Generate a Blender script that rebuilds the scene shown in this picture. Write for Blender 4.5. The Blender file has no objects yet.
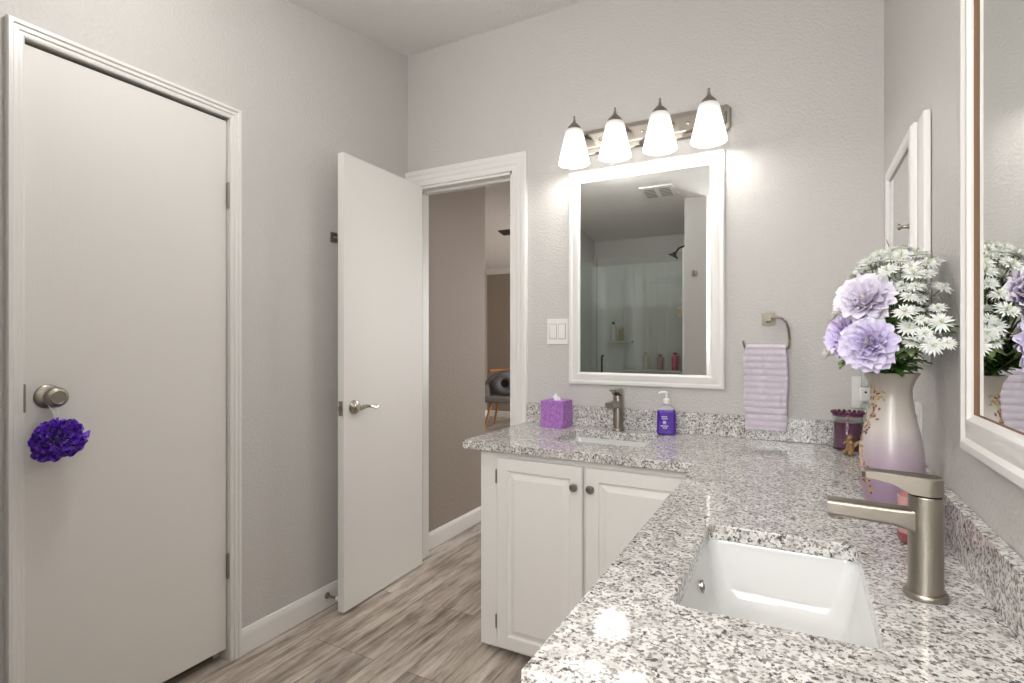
import bpy, bmesh, math, random
from math import pi, sin, cos, radians as R
from mathutils import Vector, Matrix
SC = bpy.context.scene
COL = SC.collection
random.seed(7)
# ---------------------------------------------------------------- camera, world, lights, exposure
D, XL, XR, YS = 2.34, -1.888, .267, -.72          # back wall, left wall, right wall, south wall
CT = .812                                          # countertop height
def ceil_z(y): return 2.75 - .170 * (D - y)
cam = bpy.data.cameras.new('camera'); cam_o = bpy.data.objects.new('camera', cam); COL.objects.link(cam_o)
cam.sensor_width = 36; cam.lens = 541 / 1024 * 36; cam.clip_start = .02; cam.clip_end = 60
cam_o.location = (0, 0, 1.195); cam_o.rotation_euler = (pi / 2, 0, R(28)); SC.camera = cam_o
SC.view_settings.view_transform = 'Standard'; SC.view_settings.look = 'None'
SC.view_settings.gamma = 1; SC.view_settings.use_curve_mapping = False
SC.view_settings.exposure = 0.42
SC.cycles.caustics_reflective = False
W = bpy.data.worlds.new('world'); SC.world = W; W.use_nodes = True
W.node_tree.nodes['Background'].inputs[0].default_value = (.86, .93, 1, 1)
W.node_tree.nodes['Background'].inputs[1].default_value = .6
def lamp(name, kind, loc, energy, color=(1, 1, 1), size=.1, rot=(0, 0, 0), size_y=None, spread=None):
    l = bpy.data.lights.new(name, kind); l.energy = energy; l.color = color
    if kind == 'AREA':
        l.size = size
        if size_y: l.shape = 'RECTANGLE'; l.size_y = size_y
        if spread: l.spread = spread
    else: l.shadow_soft_size = size
    o = bpy.data.objects.new(name, l); COL.objects.link(o); o.location = loc; o.rotation_euler = rot; return o
LX = [-.874, -.690, -.502, -.313]                 # the four vanity lamps
for x in LX: lamp('vanity_bulb_light', 'POINT', (x, 2.225, 2.0), 1.8, (1, .98, .965), .03)
lamp('ceiling_lamp_light', 'POINT', (-1.19, .89, 2.392), 9.5, (1, .985, .965), .03)
lamp('alcove_fill_light', 'POINT', (-.22, -.42, 1.93), 13, (1, .985, .965), .05)  # invented lamp, out of view, added for frontal fill
lamp('window_fill_light', 'AREA', (-.14, YS + .03, 1.5), 11, (.98, .985, 1), .50, (R(90), 0, 0), .90)  # soft fill standing in for daylight from the unseen window behind the camera
lamp('far_room_fill_light', 'AREA', (.45, 6.3, 1.5), 72, (.98, .97, .96), 1.6, (0, R(90), 0), 1.5)  # added fill that brightens the far room; its window is invented
# ---------------------------------------------------------------- helpers
def tag(o, label=None, cat=None, group=None, kind=None):
    if label: o['label'] = label
    if cat: o['category'] = cat
    if group: o['group'] = group
    if kind: o['kind'] = kind
    return o
def thing(name, label, cat, loc=(0, 0, 0), rz=0, group=None, kind=None):
    o = bpy.data.objects.new(name, None); COL.objects.link(o); o.empty_display_size = .05
    o.location = loc; o.rotation_euler = (0, 0, rz)
    return tag(o, label, cat, group, kind)
def obj(name, bm, m, parent=None, sharp=35, loc=None):
    me = bpy.data.meshes.new(name); bmesh.ops.recalc_face_normals(bm, faces=bm.faces[:])
    bm.to_mesh(me); bm.free()
    for mm in (m if isinstance(m, (list, tuple)) else [m]): me.materials.append(mm)
    for p in me.polygons: p.use_smooth = sharp is not None
    if sharp is not None: me.set_sharp_from_angle(angle=R(sharp))
    o = bpy.data.objects.new(name, me); COL.objects.link(o)
    if sharp is not None:
        wn = o.modifiers.new('weighted_normals', 'WEIGHTED_NORMAL'); wn.weight = 60; wn.keep_sharp = True
    if parent: o.parent = parent
    if loc: o.location = loc
    return o
def dup(root, loc=None, rz=None, label=None, group=None):
    r = root.copy(); COL.objects.link(r)
    if loc is not None: r.location = loc
    if rz is not None: r.rotation_euler = (0, 0, rz)
    if label: r['label'] = label
    if group: r['group'] = group
    for ch in list(root.children):
        c = ch.copy(); COL.objects.link(c); c.parent = r
        for g in list(ch.children):
            d = g.copy(); COL.objects.link(d); d.parent = c
    return r
def B(): return bmesh.new()
def box(bm, x0, x1, y0, y1, z0, z1, bev=0, seg=2, mi=0):
    r = bmesh.ops.create_cube(bm, size=1)
    vs = r['verts']
    for v in vs:
        v.co = Vector((x0 + (v.co.x + .5) * (x1 - x0), y0 + (v.co.y + .5) * (y1 - y0), z0 + (v.co.z + .5) * (z1 - z0)))
    fs = {f for v in vs for f in v.link_faces}
    for f in fs: f.material_index = mi
    if bev: bmesh.ops.bevel(bm, geom=list({e for v in vs for e in v.link_edges}), offset=bev, segments=seg, affect='EDGES', profile=.6)
    return bm
def bx(*a, **k): return box(B(), *a, **k)
def xf(bm, M, vs=None): bmesh.ops.transform(bm, matrix=M, verts=vs or bm.verts[:]); return bm
def add(bm, other, M=None):
    me = bpy.data.meshes.new('t'); other.to_mesh(me); other.free()
    if M: me.transform(M)
    bm.from_mesh(me); bpy.data.meshes.remove(me); return bm
def lathe(bm, prof, n=40, M=None, sx=1, sy=1):
    rows = []
    for r, z in prof:
        if r < 1e-6: rows.append([bm.verts.new((0, 0, z))])
        else: rows.append([bm.verts.new((r * sx * cos(2 * pi * k / n), r * sy * sin(2 * pi * k / n), z)) for k in range(n)])
    new = [v for r in rows for v in r]
    for a, b in zip(rows, rows[1:]):
        for k in range(n):
            k2 = (k + 1) % n
            if len(a) == 1 and len(b) == 1: continue
            if len(a) == 1: bm.faces.new((a[0], b[k], b[k2]))
            elif len(b) == 1: bm.faces.new((a[k], a[k2], b[0]))
            else: bm.faces.new((a[k], a[k2], b[k2], b[k]))
    if M: bmesh.ops.transform(bm, matrix=M, verts=new)
    return bm
def cyl(bm, r, z0, z1, n=24, M=None, r2=None, b=0):
    r2 = r if r2 is None else r2
    p = [(0, z0), (r - b, z0), (r, z0 + b), (r2, z1 - b), (r2 - b, z1), (0, z1)] if b else [(0, z0), (r, z0), (r2, z1), (0, z1)]
    return lathe(bm, p, n, M)
def tube(bm, pts, rad, n=8, cap=True):
    pts = [Vector(p) for p in pts]; rings = []
    rr = rad if isinstance(rad, (list, tuple)) else [rad] * len(pts)
    up = None
    for i, p in enumerate(pts):
        t = (pts[min(i + 1, len(pts) - 1)] - pts[max(i - 1, 0)]).normalized()
        if up is None: up = Vector((0, 0, 1)) if abs(t.z) < .9 else Vector((1, 0, 0))
        s = t.cross(up).normalized(); up = s.cross(t).normalized()
        rings.append([bm.verts.new(p + rr[i] * (s * cos(2 * pi * k / n) + up * sin(2 * pi * k / n))) for k in range(n)])
    for a, b in zip(rings, rings[1:]):
        for k in range(n): bm.faces.new((a[k], a[(k + 1) % n], b[(k + 1) % n], b[k]))
    if cap: bm.faces.new(rings[0][::-1]); bm.faces.new(rings[-1])
    return bm
def prism(bm, poly, axis, a, b):
    """extrude a closed 2D outline along an axis (0 x, 1 y, 2 z)"""
    def P(u, v, w): return {0: (w, u, v), 1: (u, w, v), 2: (u, v, w)}[axis]
    A = [bm.verts.new(P(u, v, a)) for u, v in poly]; C = [bm.verts.new(P(u, v, b)) for u, v in poly]
    bm.faces.new(A[::-1]); bm.faces.new(C)
    for i in range(len(poly)):
        j = (i + 1) % len(poly); bm.faces.new((A[i], A[j], C[j], C[i]))
    return bm
def rrect(x0, x1, y0, y1, r, n=6):
    out = []
    for cx, cy, a0 in ((x1 - r, y1 - r, 0), (x0 + r, y1 - r, 90), (x0 + r, y0 + r, 180), (x1 - r, y0 + r, 270)):
        for k in range(n + 1):
            a = R(a0 + 90 * k / n); out.append((cx + r * cos(a), cy + r * sin(a)))
    return out
def plate(outlines, z0, z1, bev):
    """flat slab with holes: first outline outer, the rest holes; returns bmesh"""
    cu = bpy.data.curves.new('c', 'CURVE'); cu.dimensions = '2D'; cu.fill_mode = 'BOTH'
    cu.extrude = (z1 - z0) / 2 - bev; cu.bevel_depth = bev; cu.bevel_resolution = 2; cu.offset = -bev
    for o in outlines:
        s = cu.splines.new('POLY'); s.points.add(len(o) - 1); s.use_cyclic_u = True
        for p, (x, y) in zip(s.points, o): p.co = (x, y, 0, 1)
    ob = bpy.data.objects.new('c', cu); COL.objects.link(ob)
    dg = bpy.context.evaluated_depsgraph_get(); dg.update()
    me = bpy.data.meshes.new_from_object(ob.evaluated_get(dg))
    bm = B(); bm.from_mesh(me); bmesh.ops.remove_doubles(bm, verts=bm.verts[:], dist=1e-5)
    bmesh.ops.translate(bm, verts=bm.verts[:], vec=(0, 0, (z0 + z1) / 2))
    bpy.data.objects.remove(ob); bpy.data.curves.remove(cu); bpy.data.meshes.remove(me)
    return bm
def T(x=0, y=0, z=0): return Matrix.Translation((x, y, z))
def RX(a): return Matrix.Rotation(a, 4, 'X')
def RY(a): return Matrix.Rotation(a, 4, 'Y')
def RZ(a): return Matrix.Rotation(a, 4, 'Z')
def S(x, y, z): return Matrix.Diagonal((x, y, z, 1))
# ---------------------------------------------------------------- materials
def srgb(r, g, b):
    f = lambda c: (c / 255 / 12.92) if c <= 10 else ((c / 255 + .055) / 1.055) ** 2.4
    return (f(r), f(g), f(b), 1)
def mat(name, col, rough=.5, metal=0, bump=None, **k):
    m = bpy.data.materials.new(name); m.use_nodes = True; nt = m.node_tree; p = nt.nodes['Principled BSDF']
    p.inputs['Base Color'].default_value = col; p.inputs['Roughness'].default_value = rough; p.inputs['Metallic'].default_value = metal
    for kk, v in k.items(): p.inputs[kk.replace('_', ' ')].default_value = v
    if bump:
        sc, st, det = bump
        tc = nt.nodes.new('ShaderNodeTexCoord'); n = nt.nodes.new('ShaderNodeTexNoise'); b = nt.nodes.new('ShaderNodeBump')
        n.inputs['Scale'].default_value = sc; n.inputs['Detail'].default_value = det
        b.inputs['Strength'].default_value = st; b.inputs['Distance'].default_value = .006
        nt.links.new(tc.outputs['Object'], n.inputs['Vector']); nt.links.new(n.outputs['Fac'], b.inputs['Height']); nt.links.new(b.outputs['Normal'], p.inputs['Normal'])
    return m
def nodes(m): return m.node_tree.nodes, m.node_tree.links, m.node_tree.nodes['Principled BSDF']
def ramp(nt, stops, interp='LINEAR'):
    r = nt.new('ShaderNodeValToRGB'); r.color_ramp.interpolation = interp
    while len(r.color_ramp.elements) < len(stops): r.color_ramp.elements.new(.5)
    for e, (p, c) in zip(r.color_ramp.elements, stops): e.position = p; e.color = c
    return r
M = {}
M['wall'] = mat('wall_paint', srgb(203, 200, 196), .5, bump=(100, .5, 3))
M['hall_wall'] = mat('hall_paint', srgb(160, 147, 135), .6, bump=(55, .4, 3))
M['ceil'] = mat('ceiling_texture', srgb(240, 237, 234), .9, bump=(75, 1.0, 6))
M['trim'] = mat('white_trim', srgb(234, 232, 228), .32)
M['door'] = mat('white_door', srgb(230, 227, 222), .5)
n, l, p = nodes(M['door'])
tc = n.new('ShaderNodeTexCoord'); mp = n.new('ShaderNodeMapping'); mp.inputs['Scale'].default_value = (260, 260, 7)
nz = n.new('ShaderNodeTexNoise'); nz.inputs['Scale'].default_value = 1; nz.inputs['Detail'].default_value = 3; nz.inputs['Distortion'].default_value = .4
b = n.new('ShaderNodeBump'); b.inputs['Strength'].default_value = .25; b.inputs['Distance'].default_value = .001
l.new(tc.outputs['Object'], mp.inputs[0]); l.new(mp.outputs[0], nz.inputs['Vector']); l.new(nz.outputs['Fac'], b.inputs['Height']); l.new(b.outputs[0], p.inputs['Normal'])
M['cab'] = mat('cabinet_paint', srgb(232, 229, 224), .35)
M['ceramic'] = mat('white_ceramic', srgb(224, 224, 222), .06)
M['nickel'] = mat('brushed_nickel', srgb(163, 156, 145), .36, 1, bump=(300, .05, 2))
M['chrome'] = mat('polished_nickel', srgb(200, 194, 184), .14, 1)
M['satin'] = mat('satin_nickel', srgb(150, 143, 132), .55, 1)
M['bronze'] = mat('dark_metal', srgb(60, 54, 50), .4, 1)
M['mirror'] = mat('mirror_glass', srgb(232, 234, 232), .0, 1)
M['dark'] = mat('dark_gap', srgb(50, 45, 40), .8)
M['brown'] = mat('raw_wood_edge', srgb(120, 88, 62), .7)
M['plastic'] = mat('white_plastic', srgb(236, 236, 232), .3)
M['seam'] = mat('grey_seam', srgb(176, 174, 170), .5)
M['glass'] = mat('clear_glass', srgb(244, 248, 247), .02, Transmission_Weight=1, IOR=1.45)
M['shade'] = mat('frosted_shade', srgb(196, 194, 191), .4, Emission_Color=(1, .97, .93, 1), Emission_Strength=1.6)
M['bulb'] = mat('glowing_bulb', (1, 1, 1, 1), .4, Emission_Color=(1, .96, .9, 1), Emission_Strength=8)
M['dome'] = mat('lit_dome', (1, 1, 1, 1), .4, Emission_Color=(1, .98, .96, 1), Emission_Strength=6)
M['fill_pane'] = mat('glowing_fill_pane', (1, 1, 1, 1), .5, Emission_Color=(.95, .98, 1, 1), Emission_Strength=1.6)  # glowing panes of the two unseen windows added for fill
M['acrylic'] = mat('shower_acrylic', srgb(222, 226, 222), .12)
# frosted shade: top a little less bright
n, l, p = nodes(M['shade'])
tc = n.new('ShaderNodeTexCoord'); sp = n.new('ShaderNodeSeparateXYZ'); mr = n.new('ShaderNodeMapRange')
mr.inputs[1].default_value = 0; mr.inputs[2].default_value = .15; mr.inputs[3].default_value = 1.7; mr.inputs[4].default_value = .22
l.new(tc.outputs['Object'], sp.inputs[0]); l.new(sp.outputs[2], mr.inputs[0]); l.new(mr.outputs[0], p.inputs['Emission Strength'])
# granite
def granite():
    m = mat('speckled_granite', (1, 1, 1, 1), .045, IOR=1.4); n, l, p = nodes(m)
    tc = n.new('ShaderNodeTexCoord')
    def noise(s, d, w=0, ro=.5):
        q = n.new('ShaderNodeTexNoise'); q.inputs['Scale'].default_value = s; q.inputs['Detail'].default_value = d
        q.inputs['Distortion'].default_value = w; q.inputs['Roughness'].default_value = ro; l.new(tc.outputs['Object'], q.inputs['Vector']); return q
    def mix(fac, a, b):
        q = n.new('ShaderNodeMix'); q.data_type = 'RGBA'; l.new(fac, q.inputs[0])
        for s, v in ((6, a), (7, b)):
            if hasattr(v, 'is_output'): l.new(v, q.inputs[s])
            else: q.inputs[s].default_value = v
        return q.outputs[2]
    base = ramp(n, [(.35, srgb(196, 193, 189)), (.6, srgb(230, 228, 224))]); l.new(noise(45, 3).outputs[0], base.inputs[0])
    g = ramp(n, [(.53, (0, 0, 0, 1)), (.60, (1, 1, 1, 1))]); l.new(noise(150, 3, .3).outputs[0], g.inputs[0])
    c1 = mix(g.outputs[0], base.outputs[0], srgb(166, 162, 158))
    vo = n.new('ShaderNodeTexVoronoi'); vo.inputs['Scale'].default_value = 240; l.new(tc.outputs['Object'], vo.inputs['Vector'])
    vr = ramp(n, [(.0, (1, 1, 1, 1)), (.17, (1, 1, 1, 1)), (.2, (0, 0, 0, 1))]); 
    sp = n.new('ShaderNodeSeparateColor'); l.new(vo.outputs['Color'], sp.inputs[0]); l.new(sp.outputs[0], vr.inputs[0])
    c2 = mix(vr.outputs[0], c1, srgb(140, 135, 130))
    k = ramp(n, [(.585, (0, 0, 0, 1)), (.625, (1, 1, 1, 1))]); l.new(noise(108, 4, .2, .6).outputs[0], k.inputs[0])
    c3 = mix(k.outputs[0], c2, srgb(84, 80, 78))
    l.new(c3, p.inputs['Base Color']); return m
M['granite'] = granite()
# floor planks running towards the back wall
def planks():
    m = mat('grey_wood_planks', (1, 1, 1, 1), .42); n, l, p = nodes(m)
    tc = n.new('ShaderNodeTexCoord'); mp = n.new('ShaderNodeMapping'); mp.inputs['Rotation'].default_value = (0, 0, R(90)); mp.inputs['Location'].default_value = (.33, .04, 0)
    l.new(tc.outputs['Object'], mp.inputs[0])
    bk = n.new('ShaderNodeTexBrick'); bk.offset = .37; bk.offset_frequency = 3
    for k, v in (('Scale', 1), ('Brick Width', 1.22), ('Row Height', .152), ('Mortar Size', .0011), ('Mortar Smooth', .1), ('Bias', 0)): bk.inputs[k].default_value = v
    bk.inputs['Color1'].default_value = (0, 0, 0, 1); bk.inputs['Color2'].default_value = (1, 1, 1, 1); bk.inputs['Mortar'].default_value = (.5, .5, .5, 1)
    l.new(mp.outputs[0], bk.inputs['Vector'])
    # grain: stretched noise shifted per plank
    m2 = n.new('ShaderNodeMapping'); m2.inputs['Scale'].default_value = (15, 2.0, 1); l.new(tc.outputs['Object'], m2.inputs[0])
    ad = n.new('ShaderNodeVectorMath'); ad.operation = 'MULTIPLY_ADD'; ad.inputs[1].default_value = (7, 9, 5); l.new(bk.outputs['Color'], ad.inputs[0]); l.new(m2.outputs[0], ad.inputs[2])
    n1 = n.new('ShaderNodeTexNoise'); n1.inputs['Scale'].default_value = 1.0; n1.inputs['Detail'].default_value = 8; n1.inputs['Roughness'].default_value = .68; n1.inputs['Distortion'].default_value = .3; l.new(ad.outputs[0], n1.inputs['Vector'])
    r1 = ramp(n, [(.30, srgb(122, 110, 100)), (.42, srgb(178, 166, 155)), (.54, srgb(212, 202, 192)), (.70, srgb(236, 230, 222))]); l.new(n1.outputs[0], r1.inputs[0])
    n2 = n.new('ShaderNodeTexNoise'); n2.inputs['Scale'].default_value = 2.3; n2.inputs['Detail'].default_value = 5; n2.inputs['Roughness'].default_value = .6; l.new(ad.outputs[0], n2.inputs['Vector'])
    m4 = n.new('ShaderNodeMapping'); m4.inputs['Scale'].default_value = (95, 3.2, 1); l.new(tc.outputs['Object'], m4.inputs[0])
    n4 = n.new('ShaderNodeTexNoise'); n4.inputs['Scale'].default_value = 1; n4.inputs['Detail'].default_value = 6; n4.inputs['Roughness'].default_value = .7; l.new(m4.outputs[0], n4.inputs['Vector'])
    mg = n.new('ShaderNodeMath'); mg.operation = 'MULTIPLY_ADD'; mg.inputs[1].default_value = .45; mg.inputs[2].default_value = -.225; l.new(n4.outputs[0], mg.inputs[0])
    mh = n.new('ShaderNodeMath'); mh.operation = 'ADD'; l.new(n1.outputs[0], mh.inputs[0]); l.new(mg.outputs[0], mh.inputs[1]); l.new(mh.outputs[0], r1.inputs[0])
    r2 = ramp(n, [(.5, (0, 0, 0, 1)), (.68, (1, 1, 1, 1))]); l.new(n2.outputs[0], r2.inputs[0])
    mx = n.new('ShaderNodeMix'); mx.data_type = 'RGBA'; mx.inputs[7].default_value = srgb(120, 108, 98); l.new(r1.outputs[0], mx.inputs[6])
    mm = n.new('ShaderNodeMath'); mm.operation = 'MULTIPLY'; mm.inputs[1].default_value = .75; l.new(r2.outputs[0], mm.inputs[0]); l.new(mm.outputs[0], mx.inputs[0])
    hs = n.new('ShaderNodeMix'); hs.data_type = 'RGBA'; hs.blend_type = 'MULTIPLY'; hs.inputs[0].default_value = 1
    tr = ramp(n, [(0, (.72, .69, .67, 1)), (.5, (.9, .87, .83, 1)), (1, (1, .99, .98, 1))]); l.new(bk.outputs['Color'], tr.inputs[0])
    l.new(mx.outputs[2], hs.inputs[6]); l.new(tr.outputs[0], hs.inputs[7])
    m3 = n.new('ShaderNodeMix'); m3.data_type = 'RGBA'; m3.inputs[7].default_value = srgb(92, 82, 74); l.new(bk.outputs['Fac'], m3.inputs[0]); l.new(hs.outputs[2], m3.inputs[6])
    l.new(m3.outputs[2], p.inputs['Base Color'])
    bp = n.new('ShaderNodeBump'); bp.inputs['Strength'].default_value = .25; bp.inputs['Distance'].default_value = .002; l.new(n1.outputs[0], bp.inputs['Height']); l.new(bp.outputs[0], p.inputs['Normal'])
    return m
M['floor'] = planks()
# ---------------------------------------------------------------- room shell
def struct(name, bm, m, parent=None, sharp=35):
    o = obj(name, bm, m, parent, sharp)
    if not parent: o['kind'] = 'structure'
    return o
struct('floor', bx(-4.6, .75, -.85, 7.65, -.1, 0), M['floor'])
cp = B(); prism(cp, [(YS - .12, ceil_z(YS - .12)), (D + .01, ceil_z(D + .01)), (D + .01, ceil_z(D) + .12), (YS - .12, ceil_z(YS) + .12)], 0, XL - .12, XR + .12)
struct('ceiling', cp, M['ceil'])
# back wall with doorway x -1.80..-1.24, z 0..2.03
DX0, DX1, DZ = -1.852, -1.24, 2.028
bw = B()
prism(bw, [(XL, 0), (DX0, 0), (DX0, DZ), (DX1, DZ), (DX1, 0), (XR, 0), (XR, 2.75), (XL, 2.75)], 1, D, D + .12)
struct('wall_back', bw, M['wall'])
# left wall with closet door opening y .685..1.288
LY0, LY1, LZ = .683, 1.291, 2.03
lw = B()
prism(lw, [(YS, 0), (LY0, 0), (LY0, LZ), (LY1, LZ), (LY1, 0), (D + .12, 0), (D + .12, 2.76), (D, ceil_z(D)), (YS, ceil_z(YS))], 0, XL - .12, XL)
struct('wall_left', lw, M['wall'])
rw = B(); prism(rw, [(YS, 0), (D + .12, 0), (D + .12, 2.76), (D, ceil_z(D)), (YS, ceil_z(YS))], 0, XR, XR + .12)
struct('wall_right', rw, M['wall'])
sw = B(); wx0, wx1, wz0, wz1 = -.42, .14, 1.02, 1.98
zs = ceil_z(YS)
box(sw, XL, wx0, YS - .12, YS, 0, zs); box(sw, wx1, XR, YS - .12, YS, 0, zs); box(sw, wx0, wx1, YS - .12, YS, 0, wz0); box(sw, wx0, wx1, YS - .12, YS, wz1, zs)
struct('wall_south', sw, M['wall'])
w1 = thing('fill_window_1', None, None, ((wx0 + wx1) / 2, YS, 1.5), kind='structure')  # unseen window placed behind the camera to brighten the room
fr = B()
for a in ((-.28, -.24, -.48, .48), (.24, .28, -.48, .48), (-.24, .24, -.48, -.44), (-.24, .24, .44, .48), (-.24, .24, -.02, .02)): box(fr, a[0], a[1], -.08, -.02, a[2], a[3])
obj('window_frame', fr, M['trim'], w1); obj('window_pane', bx(-.24, .24, -.055, -.05, -.44, .44), M['fill_pane'], w1)
# closet behind the left door
cl = B(); box(cl, -2.6, -2.55, .5, 1.5, 0, 2.2); box(cl, -2.55, XL - .12, .5, .55, 0, 2.2); box(cl, -2.55, XL - .12, 1.45, 1.5, 0, 2.2); box(cl, -2.55, XL - .12, .55, 1.45, 2.15, 2.2)
struct('wall_closet', cl, M['wall'])
struct('floor_closet', bx(-2.6, XL - .1, .5, 1.5, -.1, -.0005), M['floor'])
# partition wall beside the shower
PX0, PX1, PY = -.833, -.662, .08
pw = B(); prism(pw, [(YS, 0), (PY, 0), (PY, ceil_z(PY)), (YS, ceil_z(YS))], 0, PX0, PX1)
struct('wall_partition', pw, M['wall'])
# hall and far room
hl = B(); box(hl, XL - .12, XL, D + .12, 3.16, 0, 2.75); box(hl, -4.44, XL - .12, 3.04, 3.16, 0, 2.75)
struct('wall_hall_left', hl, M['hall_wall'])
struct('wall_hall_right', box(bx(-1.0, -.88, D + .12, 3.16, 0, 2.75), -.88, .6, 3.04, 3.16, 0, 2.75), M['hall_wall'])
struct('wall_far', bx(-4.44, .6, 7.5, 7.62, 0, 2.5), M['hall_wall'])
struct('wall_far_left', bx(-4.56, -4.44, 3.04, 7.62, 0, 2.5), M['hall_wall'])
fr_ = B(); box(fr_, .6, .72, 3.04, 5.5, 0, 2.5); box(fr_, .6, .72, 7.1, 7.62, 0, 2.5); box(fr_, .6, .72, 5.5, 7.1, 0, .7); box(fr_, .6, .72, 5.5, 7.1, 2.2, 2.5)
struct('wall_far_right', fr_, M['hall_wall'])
w2 = thing('fill_window_2', None, None, (.6, 6.3, 1.45), kind='structure')  # invented window, out of view, put in to light the far room
fr = B()
for a in ((-.8, -.75, -.75, .75), (.75, .8, -.75, .75), (-.75, .75, -.75, -.7), (-.75, .75, .7, .75), (-.02, .02, -.7, .7)): box(fr, .02, .08, a[0], a[1], a[2], a[3])
obj('window_frame', fr, M['trim'], w2); obj('window_pane', bx(.05, .055, -.75, .75, -.7, .7), M['fill_pane'], w2)
struct('ceiling_hall', bx(XL - .0, -1.0, D + .12, 3.16, 2.45, 2.55), M['ceil'])
struct('ceiling_far', bx(-4.5, .66, 3.1, 7.6, 2.34, 2.46), M['ceil'])
cr = B()
prism(cr, [(7.5, 2.34), (7.5, 2.265), (7.485, 2.265), (7.43, 2.325), (7.43, 2.34)], 0, -4.44, .6)
struct('trim_1', cr, M['trim'])
# baseboards
def baseboard(name, axis, a, b, face, sign, parent=None):
    pr = [(face, 0), (face + sign * .015, 0), (face + sign * .015, .068), (face + sign * .010, .082), (face + sign * .006, .092), (face, .094)]
    bm = B(); prism(bm, pr, axis, a, b); return struct(name, bm, M['trim'])
baseboard('baseboard_left', 1, LY1 + .041, D, XL, 1)
baseboard('baseboard_left_near', 1, PY, LY0 - .041, XL, 1)
baseboard('baseboard_hall', 1, D + .14, 3.16, XL, 1)
baseboard('baseboard_far_left', 1, 3.16, 7.5, -4.44, 1)
baseboard('baseboard_far', 0, -4.42, .6, 7.5, -1)
baseboard('baseboard_partition', 1, YS, PY, PX1, 1)
# casings : stepped profile swept round an opening
def casing(name, axis, face, sign, a0, a1, z1, w, parent=None):
    """three-sided mitred casing on a wall; profile (distance outward from opening, height off wall)"""
    pr = [(0, 0), (0, .010), (w * .12, .012), (w * .30, .012), (w * .38, .017), (w * .62, .017), (w * .72, .022), (w * .94, .022), (w, .018), (w, 0)]
    path = [((a0, 0), (-1, 0)), ((a0, z1), (-1, 1)), ((a1, z1), (1, 1)), ((a1, 0), (1, 0))]
    bm = B(); rows = []
    for (pa, pz), (da, dz) in path:
        row = []
        for o, h in pr:
            a, z = pa + da * o, pz + dz * o; f = face + sign * h
            row.append(bm.verts.new((f, a, z) if axis == 'x' else (a, f, z)))
        rows.append(row)
    for A_, C_ in zip(rows, rows[1:]):
        for k in range(len(pr)):
            k2 = (k + 1) % len(pr); bm.faces.new((A_[k], A_[k2], C_[k2], C_[k]))
    bm.faces.new(rows[0]); bm.faces.new(rows[-1][::-1])
    return struct(name, bm, M['trim'], parent, 20)
casing('trim_2', 'x', XL, 1, LY0, LY1, LZ, .040)
# doorway casing in back wall: left leg narrower because of the corner
cs = casing('trim_3', 'y', D, -1, DX0, DX1, DZ, .082)
jm = B()
for x0, x1 in ((DX0, DX0 + .014), (DX1 - .014, DX1)): box(jm, x0, x1, D - .001, D + .121, 0, DZ)
box(jm, DX0, DX1, D - .001, D + .121, DZ - .014, DZ)
box(jm, DX0 + .014, DX1 - .014, D + .05, D + .085, DZ - .026, DZ - .014); box(jm, DX1 - .026, DX1 - .014, D + .05, D + .085, 0, DZ - .014); box(jm, DX0 + .014, DX0 + .026, D + .05, D + .085, 0, DZ - .014)
struct('trim_4', jm, M['trim'])
jm = B()
for y0, y1 in ((LY0 - .001, LY0 + .001), (LY1 - .001, LY1 + .001)): box(jm, XL - .119, XL - .001, y0, y1, 0, LZ)
struct('trim_5', jm, M['trim'])

# ---------------------------------------------------------------- left closet door
def hinge_bm(h=.09, r=.006):
    bm = B(); cyl(bm, r, -h / 2, h / 2, 12)
    for z in (-h / 2, h / 2): lathe(bm, [(0, z - .004), (r * .7, z - .003), (r * .9, z), (r * .7, z + .003), (0, z + .004)], 12)
    box(bm, -.004, 0, -.007, .007, -h / 2, h / 2); return bm
d1 = thing('door_1', None, None, (XL, LY1, 0), kind='structure')
obj('door_slab', bx(-.044, -.008, LY0 + .005 - LY1, -.005, .045, LZ - .010, bev=.0015), M['door'], d1)
for z in (1.742, .355): h = obj('hinge', hinge_bm(), M['nickel'], d1); h.location = (-.001, -.001, z)
kn = B(); KM = T(-.008, .742 - LY1, 1.038) @ RY(pi / 2)
lathe(kn, [(0, 0), (.034, 0), (.034, .003), (.030, .007), (.018, .011), (.012, .014), (.012, .028), (.020, .032), (.0275, .040), (.029, .050), (.026, .060), (.018, .065), (.0165, .0635), (.008, .0635), (0, .0645)], 36, KM)
obj('door_knob', kn, M['nickel'], d1)
obj('strike_plate', bx(-.002, .0125, LY0 - LY1 - .003, LY0 - LY1 + .002, 1.0, 1.078, bev=.001), M['nickel'], d1)
obj('bolt', bx(-.025, -.009, -.055, -.035, .03, .045), M['nickel'], d1)
# ---------------------------------------------------------------- open passage door
d2 = thing('door_2', None, None, (-1.791, 2.320, 0), R(2.1), kind='structure')
DW = .585
obj('door_slab', bx(-.0175, .0175, -DW, 0, .012, 2.02, bev=.002), M['door'], d2)
def lever():
    bm = B(); Mx = RY(pi / 2)
    lathe(bm, [(0, 0), (.032, 0), (.032, .004), (.028, .010), (.016, .014), (.011, .018), (.011, .045), (0, .047)], 32, Mx)
    pts = [(.040, -.006, 0), (.044, .012, .001), (.046, .035, .004), (.047, .058, .001), (.047, .080, -.006), (.046, .098, -.007), (.045, .110, -.002)]
    tube(bm, pts, [.009, .010, .008, .0072, .0065, .006, .004], 10); return bm
lv = obj('door_handle', lever(), M['chrome'], d2); lv.location = (.0175, -DW + .062, .902)
lv2 = obj('door_handle', lever(), M['chrome'], d2); lv2.location = (-.0175, -DW + .062, .902); lv2.scale = (-.78, 1, 1)
lt = bx(-.011, .011, -DW - .002, -DW + .001, .870, .934, bev=.0008); box(lt, -.006, .008, -DW - .012, -DW - .002, .892, .912, bev=.002)
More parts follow.
